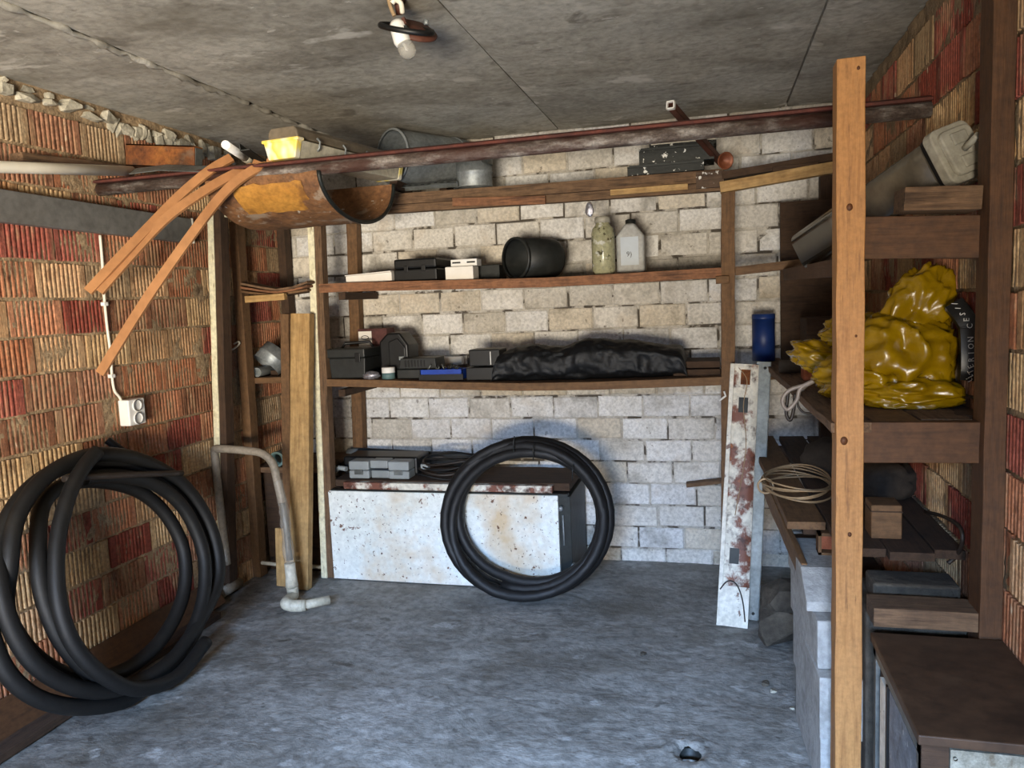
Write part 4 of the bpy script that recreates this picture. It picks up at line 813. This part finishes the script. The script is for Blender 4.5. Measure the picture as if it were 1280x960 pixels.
a = A(282, 433, y=3.5); b = A(293, 434, y=3.66)
mb = MB(); mb.tube(smooth_path([A(277, 427, y=3.62), A(278, 433, y=3.62), A(284, 437, y=3.63), A(292, 436, y=3.66), A(299, 430, y=3.67), A(298, 427, y=3.67), A(293, 430, y=3.68)], 5), .005, 7); obj('wall_hook', mb, cream_plastic, label='small cream hook on the left bay post', cat='hook')
# leaning timbers
plank('leaning_timber', A(376, 735, z=.004)+Vector((0, 0, .0)), A(378, 392, y=3.69), .112, .05, pale_wood, up=(0, 1, 0), label='thick pale timber leaning against the left rack post', cat='timber')
plank('leaning_timber', A(352, 722, z=.004)+Vector((0.02, .06, 0)), A(359, 392, y=3.72), .05, .06, brown_wood, up=(0, 1, 0), label='narrow brown timber leaning beside the thick pale one', cat='timber')
plank('floor_offcut', A(350, 735, z=.0)+Vector((0, .03, 0)), A(352, 660, y=3.62), .07, .02, pale_wood, up=(0, 1, 0), label='short pale board standing at the timbers foot', cat='board')
# dark sheets standing behind the posts in the left bay
mb = MB(); mb.box(-2.54, -2.2, 3.84, 3.87, 0, .6); obj('plywood_sheet', mb, dark_wood, bevel=.002, label='dark plywood sheet standing under the left bay', cat='board')
# ------------------------------------------------------------------ bent drain pipe with trap
t = thing('drain_pipe', A(366, 757, z=.03), 'bent grey drain pipe in torn film with cream trap', 'pipe')
lp = [A(x, y, y=d) for x, y, d in ((276, 705, 3.44), (262, 650, 3.43), (252, 600, 3.42), (250, 575, 3.42), (257, 563, 3.42), (275, 561, 3.42), (305, 563, 3.43), (328, 567, 3.43), (341, 580, 3.43), (347, 603, 3.43), (353, 628, 3.43))]
for p_ in lp: p_.x = max(p_.x, XL+.03)
mb = MB(); mb.tube(smooth_path(lp, 6), .021, 12); obj('bent_pipe', mb, pvc_grey, t)
lp = [A(352, 622, y=3.43), A(358, 660, y=3.42), A(362, 700, y=3.41)]
mb = MB(); mb.tube(lp, .0165, 12); obj('inner_pipe', mb, steel_dull, t)
mb = MB(); mb.tube(smooth_path([A(347, 600, y=3.43), A(354, 632, y=3.43), A(357, 655, y=3.42), A(362, 706, y=3.41)], 6), .025, 10, caps=False, rfun=lambda k: .024+.005*math.sin(k*31)*k+.004*k); obj('plastic_film', mb, clear_film, t)
j0, j1, j2 = A(362, 704, y=3.41), A(365, 733, y=3.40), A(361, 754, z=.045)
mb = MB(); mb.tube([j0, j0*.5+j1*.5, j1], .03, 14, rfun=lambda k: .028 if k < .6 else .034); obj('socket', mb, cream_plastic, t)
e = A(412, 750, z=.03)
mb = MB(); mb.tube(smooth_path([j1, j1+Vector((0, 0, -.05)), j2+Vector((-.015, 0, .0)), j2+Vector((.02, -.0, -.012)), A(378, 757, z=.03)], 6), .03, 14); obj('elbow', mb, cream_plastic, t)
mb = MB(); mb.tube([A(376, 757, z=.03), e], .0225, 14); obj('outlet_pipe', mb, cream_plastic, t)
mb = MB(); mb.tube([A(374, 757.5, z=.03), A(382, 756.5, z=.03)], .029, 14); obj('collar', mb, cream_plastic, t)
# thin white pipe lying behind with a tee
t = thing('water_pipe', A(320, 705, z=.05), 'thin cream water pipe with tee lying behind leaning timber', 'pipe')
mb = MB(); mb.tube([A(278, 728, z=.03), A(279, 712, z=.10), A(303, 699, z=.10), A(308, 701, z=.09), A(350, 706, z=.07), A(404, 709, z=.05)], .011, 10); obj('pipe', mb, cream_plastic, t)
mb = MB(); mb.tube([A(276, 742, z=.035), A(299, 728, z=.035)], .028, 12); obj('tee', mb, pvc_grey, t)

# ------------------------------------------------------------------ ceiling lamp
q = A(508, 62, z=2.27); lx, ly = q.x, q.y
t = thing('ceiling_lamp', (lx, ly, 2.20), 'bare bulb in white holder hanging from broken ceiling lamp', 'lamp')
def LP(px, py, dy=0): return A(px, py, y=ly+dy)
b0, b1 = LP(509, 62), LP(502, 50); ax = (b1-b0).normalized(); MX = frame(b0, b1, (0, -1, 0)) @ Matrix.Rotation(math.pi/2, 4, 'Y')
mb = MB(); mb.lathe([(.0005, -.028), (.012, -.026), (.022, -.018), (.027, -.003), (.026, .01), (.02, .022), (.014, .034), (.013, .045)], 24, MX); obj('bulb', mb, bulb_glass, t)
mb = MB(); mb.lathe([(0, -.004), (.004, 0), (.003, .03), (0, .03)], 8, MX); obj('filament_stem', mb, white_plastic, t)
h0, h1 = LP(503, 52), LP(495, 26); MX = frame(h0, h1, (0, -1, 0)) @ Matrix.Rotation(math.pi/2, 4, 'Y')
mb = MB(); mb.lathe([(0, -.01), (.022, -.01), (.026, 0), (.025, .05), (.018, .062), (0, .062)], 20, MX); so = obj('lamp_holder', mb, white_plastic, t)
mb = MB(); mb.box(-.013, .009, -.03, -.02, .012, .036, MX); obj('terminal', mb, dark_metal, so)
mb = MB(); mb.box(-.008, .006, -.03, -.02, .042, .062, MX); obj('terminal', mb, brown_leather, so)
c = LP(508, 36, .03); R_ = Matrix.Translation(c) @ Matrix.Rotation(.28, 4, 'Y') @ Matrix.Rotation(math.radians(20), 4, 'X')
mb = MB(); mb.tube([R_ @ Vector((.082*math.cos(a), .06*math.sin(a), 0)) for a in [2*math.pi*k/30 for k in range(30)]], .009, 8, closed=True); obj('ring', mb, black_plastic, t)
mb = MB(); mb.lathe([(.0, .012), (.055, .012), (.075, .0), (.074, -.006), (0, -.004)], 26, Matrix.Translation(LP(517, 38, .06)) @ Matrix.Rotation(.5, 4, 'Y') @ Matrix.Rotation(math.radians(28), 4, 'X')); obj('back_plate', mb, brown_leather, t)
mb = MB(); mb.tube([LP(500, 18, .05), LP(497, 0, .03), Vector((LP(495, -12).x, ly+.05, ZC+.002))], .013, 8); obj('stem', mb, brown_leather, t)
mb = MB(); mb.tube(smooth_path([LP(493, 20, .0), LP(488, 8, .0), LP(484, -8, .0), Vector((LP(484, -16).x, ly, ZC+.002))], 5), .006, 7); obj('wire', mb, wire_tan, t)
mb = MB(); mb.tube(smooth_path([LP(503, 16, .02), LP(501, 4, .0), LP(494, 0, .0), LP(490, 4, .0)], 5), .008, 7); obj('wire', mb, cable_white, t)
mb = MB(); mb.lathe([(0, 0), (.008, 0), (.008, .014), (0, .014)], 8, Matrix.Translation(LP(533, 31, .04))); obj('wing_nut', mb, galv, t)

# ------------------------------------------------------------------ right-hand rack along the right wall
rr_ = thing('side_rack', (.5, 2.6, 0), 'timber rack with tall pine post along the right wall', 'shelf')
FY = 2.10
fp = plank('front_post', (.335, FY+.03, 0), (.338, FY+.03, 2.058), .066, .075, pine, rr_, up=(0, 1, 0))
for (px, py, r_) in ((1062, 259, .0075), (1055, 551, .009), (1073, 85, .004), (1062, 668, .005), (1070, 420, .003)):
    q = A(px, py, y=FY-.0075); mb = MB(); mb.lathe([(0, .0012), (r_, .0006), (r_, -.002)], 12, Matrix.Translation(q+Vector((0, -.0008, 0))) @ Matrix.Rotation(math.pi/2, 4, 'X') @ Matrix.Diagonal((1, 1.25, 1, 1))); obj('knot', mb, knot_m, fp)
plank('wall_post', (.672, FY+.045, 0), (.672, FY+.045, 2.40), .05, .09, rack_wood, rr_, up=(0, 1, 0))
plank('cross_board', (.366, FY+.085, 1.626), (.652, FY+.085, 1.612), .03, .108, rack_wood, rr_)
plank('cross_board', (.366, FY+.05, 1.094), (.652, FY+.05, 1.095), .03, .108, rack_wood, rr_)
plank('cross_board', (.26, 4.0, 1.10), (XR-.01, 4.0, 1.10), .04, .08, old_wood, rr_)
plank('cross_board', (.24, 4.0, .68), (XR-.01, 4.0, .68), .04, .08, dark_wood, rr_)
plank('cross_board', (.30, 2.84, .675), (XR-.01, 2.84, .675), .05, .09, dark_wood, rr_)
plank('back_post', (.55, 4.12, 0), (.55, 4.12, 2.05), .06, .07, dark_wood, rr_, up=(0, 1, 0))
for i, (xa, xb, w_, m) in enumerate(((.345, .285, .10, old_wood), (.46, .41, .115, brown_wood), (.585, .54, .12, old_wood))):
    plank('shelf_board', (xa, FY+.02+.03*i, RSZ-.001-.013), (xb, 4.22, RSZ-.014), w_, .026, m, rr_)
plank('shelf_board', (.66, FY+.14, RSZ-.014), (.655, 4.22, RSZ-.014), .07, .026, dark_wood, rr_)
plank('side_rail', (.35, FY+.075, 1.555), (.33, 3.72, 1.57), .03, .05, rack_wood, rr_)
plank('edge_strip', (.352, 2.5, RSZ-.04), (.262, 4.18, RSZ-.036), .02, .05, old_wood, rr_)
LSZ = .735
for i, (xa, xb, w_, m) in enumerate(((.29, .24, .12, brown_wood), (.42, .39, .12, dark_wood), (.545, .53, .12, dark_wood), (.65, .65, .08, dark_wood))):
    plank('shelf_board', (xa, (2.62, 2.36, 2.34, 2.37)[i], LSZ-.013), (xb, 4.2, LSZ-.013), w_, .026, m, rr_)
plank('diagonal_brace', (.27, 2.5, .60), (.20, 3.3, .70), .02, .07, brown_wood, rr_)
# small things on cross boards
plank('timber_offcut', (.47, FY+.1, 1.715), (.645, FY+.1, 1.705), .12, .058, old_wood, label='weathered timber offcut resting on the upper cross board', cat='timber')
# smoked strip light on the right
near, far = Vector((.632, 2.29, 1.84)), Vector((.345, 2.95, 1.645))
W = frame(near, far, (-.25, -.25, 1)); Ln = (far-near).length
t = bpy.data.objects.new('sealed_light_fixture', None); COL.objects.link(t); t.empty_display_size = .05; place(t, W); meta(t, 'long smoked strip light lying diagonally behind the pine post', 'light fixture')
def rrect(a, b, c, n=4):
    out = []
    for (sx_, sy_, a0) in ((1, 1, 0), (-1, 1, 90), (-1, -1, 180), (1, -1, 270)):
        for k in range(n+1):
            an = math.radians(a0+90*k/n); out.append((sx_*(a-c)+c*math.cos(an), sy_*(b-c)+c*math.sin(an)))
    return out
mb = MB(); mb.prism(rrect(.062, .068, .03), .045, Ln, 'x', smooth=True); obj('cover', mb, fixture_clear, t, W)
mb = MB(); mb.prism(rrect(.058, .072, .02), .028, .044, 'x'); obj('gasket', mb, black_plastic, t, W)
mb = MB(); mb.prism(rrect(.064, .078, .024), -.004, .028, 'x'); mb.prism(rrect(.05, .062, .02), -.02, -.004, 'x'); obj('end_cap', mb, grey_cap, t, W, bevel=.004)
for k in (-.032, .032):
    mb = MB(); mb.box(-.027, -.018, -.024, .024, k-.016, k+.016); obj('cap_boss', mb, grey_cap, t, W, bevel=.003)
mb = MB(); mb.tube([(-.02, 0, .0), (-.045, 0, .004), (-.075, .0, .01)], .009, 8); obj('cable_gland', mb, grey_cap, t, W)
mb = MB(); mb.lathe([(0, 0), (.025, .005), (.03, .03), (.0, .05)], 14, Matrix.Translation((.075, .0, .02))); obj('lamp_base', mb, cream_plastic, t, W)
# yellow plastic bag
t = thing('plastic_bag', (.5, 2.5, RSZ), 'crumpled yellow plastic bag with black printed band', 'bag')
mb = MB()
def film(c, r, seed, tilt=None, amp=.34, fr=1.7):
    c = Vector(c); Rm = tilt or Matrix.Identity(3); o_ = Vector((seed*5.1, seed*2.3, seed*9.7))
    def fn(u, v):
        th = 2*math.pi*u; ph = math.pi*(v-.5); d = Vector((math.cos(ph)*math.cos(th), math.cos(ph)*math.sin(th), math.sin(ph)))
        k = (1-2.6*abs(mnoise.noise(d*fr+o_)))*.75+(1-2.6*abs(mnoise.noise(d*fr*2.1+o_*1.7)))*.22+(1-2.6*abs(mnoise.noise(d*fr*4.4+o_*.7)))*.05
        p_ = Rm @ Vector((d.x*r[0], d.y*r[1], d.z*r[2]))*(1+amp*(k-.3))+c
        p_.z = max(p_.z, RSZ+.001); p_.x = min(p_.x, XR-.012); return p_
    mb.grid(fn, 84, 52, closeu=True)
film((.54, 2.50, 1.275), (.145, .13, .13), 1)
film((.588, 2.52, 1.415), (.085, .06, .135), 2, Matrix.Rotation(.45, 3, 'Y'))
film((.45, 2.60, 1.36), (.11, .08, .055), 3, amp=.28)
film((.44, 2.50, 1.225), (.13, .12, .075), 4, amp=.3)
film((.345, 2.72, 1.27), (.10, .11, .05), 5, Matrix.Rotation(.35, 3, 'Y'), .26)
film((.55, 2.40, 1.185), (.13, .08, .045), 6, amp=.28)
film((.60, 2.47, 1.23), (.06, .07, .09), 7, amp=.3)
obj('bag_body', mb, yellow_film, t, fixn=False)
bp = smooth_path([A(1192, 378, y=2.40), A(1206, 396, y=2.375), A(1218, 418, y=2.36), A(1226, 442, y=2.35), A(1226, 464, y=2.35), A(1219, 476, y=2.36)], 6)
bp = [Vector((min(p_.x, XR-.012), p_.y, p_.z)) for p_ in bp]
mb = MB(); sweep(mb, bp, (-.2, -1, .1), [(-.028, -.02), (.028, -.02), (.024, .0), (-.024, 0)]); band = obj('printed_band', mb, black_print, t)
word = 'ULTERION CESIJ'
for k, chh in enumerate(word):
    if chh == ' ': continue
    f = (k+.7)/len(word)*(len(bp)-1); i = min(int(f), len(bp)-2); p_ = bp[i].lerp(bp[i+1], f-i); tn = (bp[i]-bp[i+1]).normalized(); nn = Vector((-.2, -1, .1)); nn = (nn-tn*nn.dot(tn)).normalized(); yv = nn.cross(tn)
    pos = bp[len(bp)-1-i].lerp(bp[len(bp)-2-i], f-i)+nn*.002
    Wt = Matrix(((tn.x, yv.x, nn.x, pos.x), (tn.y, yv.y, nn.y, pos.y), (tn.z, yv.z, nn.z, pos.z), (0, 0, 0, 1)))
    text('letter', chh, .02, Wt, white_print, band)
# wires and odds at the left edge of the right shelf
t = thing('cable_hank', A(1010, 475, y=2.9), 'dark cable hank hanging off the side shelf edge', 'cable')
for k, pts in enumerate((((1040, 458), (1015, 478), (988, 487), (978, 500), (984, 512), (996, 500), (1002, 484), (1030, 470)), ((986, 486), (984, 500), (983, 518), (988, 525), (992, 512), (994, 492)), ((996, 496), (998, 508), (1006, 516), (1022, 516)), ((1040, 462), (1018, 474), (1000, 490), (990, 498)))):
    mb = MB(); mb.tube(smooth_path([A(x_, y_, y=2.70+.03*k) for x_, y_ in pts], 6), (.007, .006, .004, .006)[k], 8); obj('strand', mb, (silver_wire, dark_cable, dark_cable, silver_wire)[k], t)
q = A(1022, 453, y=3.1); mb = MB(); mb.box(q.x-.05, q.x+.05, 3.1, 3.2, RSZ, RSZ+.07); bx_ = obj('clay_brick_piece', mb, terracotta, bevel=.006, label='pinkish brick piece beside the yellow bag', cat='brick')
q = A(990, 449, y=3.4); mb = MB(); mb.tube([(q.x-.05, 3.4, RSZ+.03), (q.x+.04, 3.38, RSZ+.03), (q.x+.12, 3.3, RSZ+.032)], .028, 12); obj('cloth_roll', mb, sack_m, label='dim grey cloth roll lying behind the cable hank', cat='roll')
mb = MB(); mb.box(.33, .60, 4.04, 4.075, RSZ, 1.93); obj('plywood_sheet', mb, dark_wood, bevel=.003, label='tall dark plywood sheet standing in right back corner', cat='board')
mb = MB(); mb.box(.40, .66, 3.6, 3.85, RSZ, RSZ+.22); obj('storage_crate', mb, dark_wood, bevel=.004, label='dark wooden crate behind the yellow bag', cat='crate')
# wire coil on the lower shelf
c = A(997, 603, z=LSZ+.03); t = thing('wire_coil', (c.x, c.y, LSZ), 'flat coil of tan wire on lower side shelf', 'wire')
for k in range(7):
    mb = MB(); cc = c+Vector((.006*math.sin(k*2), .01*math.cos(k*3), -.022+.007*k)); rx, ry = .125+.006*math.sin(k*1.7), .20+.012*math.cos(k*2.3)
    mb.tube([cc+Vector((rx*math.cos(a), ry*math.sin(a), .008*math.sin(a*2+k))) for a in [2*math.pi*i/40 for i in range(40)]], .0035, 6, closed=True); obj('turn', mb, wire_tan, t)
mb = MB(); cc = c+Vector((-.12, -.05, 0)); mb.tube([cc+Vector((.028*math.cos(a), .0, .028*math.sin(a)-.004)) for a in [2*math.pi*i/18 for i in range(18)]], .004, 6, closed=True); obj('binding', mb, wire_tan, t)
# clutter on the lower shelf
q = A(1108, 690, y=2.46); mb = MB(); mb.box(q.x-.043, q.x+.043, 2.46, 2.56, LSZ, LSZ+.105)
t = thing('wood_block', (q.x, 2.51, LSZ), 'squarish light wooden block on the lower side shelf', 'block'); obj('block', mb, brown_wood, t, bevel=.004)
mb = MB(); mb.box(q.x-.0445, q.x+.0445, 2.4585, 2.5615, LSZ+.083, LSZ+.087); obj('groove', mb, dark_wood, t)
for k, (x_, y_, s_, m_, lab) in enumerate(((.48, 3.3, .10, sack_m, 'dark sack slumped behind the wooden block'), (.60, 3.0, .085, sack_m, 'small dark sack against right wall on lower shelf'))):
    mb = MB(); blob(mb, (x_, y_, LSZ+s_*.7), (s_*1.2, s_*1.3, s_*.85), 11+k, .25, 2, 30, 18, floorz=LSZ+.001); obj('sack', mb, m_, label=lab, cat='sack')
lp = smooth_path([A(1158, 640, x=XR-.03), A(1180, 646, x=XR-.03), A(1199, 658, x=XR-.03), A(1203, 676, x=XR-.03), A(1196, 694, x=XR-.03), A(1185, 704, x=XR-.05)], 6)
mb = MB(); mb.tube(lp, .006, 8); obj('black_cable', mb, dark_cable, label='black cable loop hanging on the right brick wall', cat='cable')
# terracotta box frame by the lower shelf edge
a = A(1026, 690, y=2.62)
t = thing('drawer_frame', (a.x+.03, 2.66, LSZ-.1), 'small reddish wooden frame at lower shelf edge', 'frame')
for (x0_, x1_, z0_, z1_) in ((-.01, .0, -.07, .07), (.05, .06, -.07, .07), (-.01, .06, .06, .07), (-.01, .06, -.004, .004)):
    mb = MB(); mb.box(a.x+x0_, a.x+x1_, 2.60, 2.66, a.z+z0_, a.z+z1_); obj('frame_bar', mb, brown_wood, t)
mb = MB(); mb.box(a.x, a.x+.05, 2.64, 2.66, a.z-.07, a.z+.06); obj('back', mb, terracotta, t)
# aerated concrete blocks
rk2 = random.Random(3)
for k, (x0_, x1_, y0_, y1_, z0_, z1_, lab) in enumerate(((.262, .47, 2.27, 2.70, 0.002, .19, 'lowest white aerated concrete block behind the pine post'), (.258, .47, 2.25, 2.74, .192, .38, 'second white aerated concrete block from the floor'), (.252, .46, 2.30, 2.76, .382, .53, 'third white aerated block up, set slightly back'), (.246, .38, 2.36, 2.78, .532, .63, 'topmost thin white aerated block with broken corner'))):
    mb = MB(); mb.box(x0_, x1_, y0_, y1_, z0_, z1_)
    if k == 3:
        mb = MB(); mb.prism([(y0_+.06, z0_), (y1_, z0_), (y1_, z1_), (y0_+.12, z1_), (y0_+.07, z1_-.03), (y0_, z0_+.03), (y0_, z0_)], x0_, x1_, 'x')
    Wb = Matrix.Translation((x0_, y1_, 0)) @ Matrix.Rotation(math.radians((3.5, 3, 4, 2)[k]), 4, 'Z') @ Matrix.Translation((-x0_, -y1_, 0))
    for iv, vv in enumerate(mb.v): mb.v[iv] = tuple(Wb @ Vector(vv))
    obj('aerated_block', mb, aac_m, bevel=.004, label=lab, cat='block', group='aerated concrete blocks stacked on the floor')
# rubble stones behind the metal strip
for k, (px, py, y_, r_, lab) in enumerate(((975, 740, 3.2, (.10, .11, .085), 'large dark rough stone on the floor beside white blocks'), (972, 712, 3.25, (.095, .10, .07), 'flat dark stone on top of the larger rough stone'))):
    c = A(px, 770 if k == 0 else 735, y=3.28); z_ = .085 if k == 0 else .215
    mb = MB(); rock(mb, (.265, 3.3+.02*k, z_), r_, 60+k); obj('rubble_stone', mb, dark_stone, label=lab, cat='stone')
mb = MB(); mb.box(.36, .68, 2.95, 3.9, 0.002, .30); obj('floor_crate', mb, dark_wood, bevel=.004, label='dark crate pushed under the lower side shelf', cat='crate')
# ------------------------------------------------------------------ rusty white radiator strip and silver channel leaning by the post
a0, a1 = A(896, 781, z=.002), A(934, 786, z=.002); b0, b1 = A(917, 457, y=3.70), A(947, 453, y=3.70)
t = thing('enamel_strip', (a0+a1)/2, 'white enamel metal strip eaten by rust leaning at post', 'metal strip')
a, b = (a0+a1)/2, (b0+b1)/2; W = frame(a, b, (0, -1, 0)); Ln = (b-a).length; wd = .135
def th(x): return 1-.12*x/Ln
mb = MB(); mb.grid(lambda u, v: (Ln*u, (v-.5)*wd*(1-.1*u), .002*fbm(u*9, v*3)+(.012*(abs(v-.5)*2)**6*-1)), 30, 8); mb.grid(lambda u, v: (Ln*u, (v-.5)*wd*(1-.1*u), -.012), 4, 2); obj('plate', mb, rusty_white, t, W, fixn=False)
mb = MB(); mb.box(0, Ln, wd*.36, wd*.5, -.022, .004); obj('side_flange', mb, white_scale, t, W, bevel=.002)
mb = MB(); mb.box(0.001, .18, -wd*.5, wd*.5, .0025, .0045); obj('clean_foot', mb, white_scale, t, W)
for k, (x_, y_) in enumerate(((.28, .005), (.97, .0), (1.1, -.004))):
    mb = MB(); mb.box(x_, x_+.07, y_-.02, y_+.022, .003, .006); obj('rust_hole', mb, dark_metal if k < 2 else rust, t, W)
mb = MB(); mb.tube(smooth_path([(.16, .06, .008), (.2, .03, .01), (.19, -.01, .01), (.12, -.04, .01), (.03, -.055, .009)], 6), .003, 6); obj('loose_wire', mb, dark_cable, t, W)
mb = MB(); mb.tube(smooth_path([(Ln-.02, .03, .01), (Ln-.08, -.01, .012), (Ln-.2, .0, .01), (Ln-.4, -.02, .01), (Ln-.7, .012, .01)], 6), .002, 5); obj('loose_wire', mb, wire_tan, t, W)
a, b = A(939, 783, z=.002)+Vector((0, .07, 0)), A(954, 452, y=3.74)
t = thing('steel_channel', a, 'silver galvanised channel leaning behind the rusty enamel strip', 'steel channel'); W = frame(a, b, (0, -1, 0)); Ln = (b-a).length
mb = MB(); mb.box(0, Ln, -.036, .03, -.003, 0); mb.box(0, Ln, -.036, -.033, -.02, .012); mb.box(0, Ln, .027, .03, -.02, .0); obj('channel', mb, steel_dull, t, W, bevel=.001)
for x_ in (.03, Ln-.03):
    mb = MB(); mb.lathe([(0, .0006), (.007, .0006), (.007, 0)], 12, Matrix.Translation((x_, -.01, .001))); obj('bolt_hole', mb, black_plastic, t, W)
mb = MB(); mb.tube([A(905, 489, y=3.71), A(907, 495, y=3.71), A(899, 501, y=3.71)], .005, 7); obj('nail_hook', mb, white_plastic, label='tiny white bent hook on right rack post', cat='hook')
plank('wall_ledge', A(858, 606, y=4.22), A(905, 600, y=4.22), .06, .02, old_wood, label='small board sticking out low on the back wall', cat='board')
# ------------------------------------------------------------------ cabinet bottom right
z1 = .60
t = thing('side_cabinet', (.56, 1.85, 0), 'low brown topped cabinet with metal sheet sides, near right', 'cabinet')
p00, p01, p10 = A(1081, 791, z=z1), A(1158, 916, z=z1), A(1290, 919, z=z1)
X0, Y0, Y1 = .395, p01.y, 2.085
mb = MB(); mb.box(X0-.008, XR-.006, Y0-.012, Y1, z1-.022, z1); obj('top_board', mb, bitumen, t, bevel=.003)
mb = MB(); mb.box(X0+.012, XR-.012, Y0+.02, Y1-.01, .02, z1-.024); obj('carcass', mb, dark_wood, t)
mb = MB(); mb.box(X0, X0+.012, Y0+.0, Y0+.035, .0, z1-.023); mb.box(X0, X0+.012, Y1-.03, Y1, 0, z1-.023); mb.box(X0, X0+.012, Y0, Y1, z1-.06, z1-.0235); obj('side_frame', mb, steel_dull, t, bevel=.002)
mb = MB(); mb.box(X0+.004, X0+.010, Y0+.05, Y1-.17, .03, z1-.07); obj('side_sheet', mb, blue_sheet, t)
mb = MB(); mb.box(X0+.002, X0+.011, Y1-.135, Y1-.075, .03, z1-.085); obj('side_slat', mb, white_scale, t)
mb = MB(); mb.box(X0+.001, X0+.008, Y1-.155, Y1-.142, .03, z1-.07); obj('side_gap', mb, black_plastic, t)
mb = MB(); mb.box(X0+.0, X0+.05, Y0-.004, Y0+.02, 0, z1-.023); obj('corner_post', mb, dark_wood, t)
mb = MB(); mb.box(X0+.052, XR-.02, Y0-.006, Y0+.018, .02, z1-.028); fr = obj('front_sheet', mb, flake_metal, t)
mb = MB(); mb.lathe([(0, -.002), (.004, -.001), (.004, .004)], 8, Matrix.Translation((X0+.06, Y0-.006, z1-.045)) @ Matrix.Rotation(math.pi/2, 4, 'X')); obj('nail', mb, black_plastic, fr)
# stone slab and planks behind the cabinet
mb = MB(); mb.box(.40, .66, 2.22, 2.5, .0, .60)
obj('brick_pier', mb, dark_stone, bevel=.008, label='low dark masonry pier behind the brown topped cabinet', cat='pier')
plank('ledge_plank', (.40, 2.16, .63), (.655, 2.16, .63), .10, .05, old_wood, label='short dark plank lying behind the brown cabinet top', cat='board')
mb = MB(); mb.box(.43, .655, 2.28, 2.40, .601, .66); obj('concrete_slab', mb, dark_stone, bevel=.008, label='rough concrete slab on top of the masonry pier', cat='slab')

# crumbs on the floor
for px, py, sz, m_, lab in ((967, 864, .012, stone_m, 'white mortar chip on floor near the white blocks'), (990, 884, .009, stone_m, 'tiny white chip closest to the white blocks'), (804, 817, .014, dark_stone, 'dark crumb of rubble on the open floor'), (957, 856, .016, dark_stone, 'dark crumb beside the white mortar chip')):
    q = A(px, py, z=.004); mb = MB(); rock(mb, (q.x, q.y, fz(q.x, q.y)+sz*.45), (sz, sz*.8, sz*.5), int(px)); obj('floor_crumb', mb, m_, label=lab, cat='debris', group='crumbs on the floor')
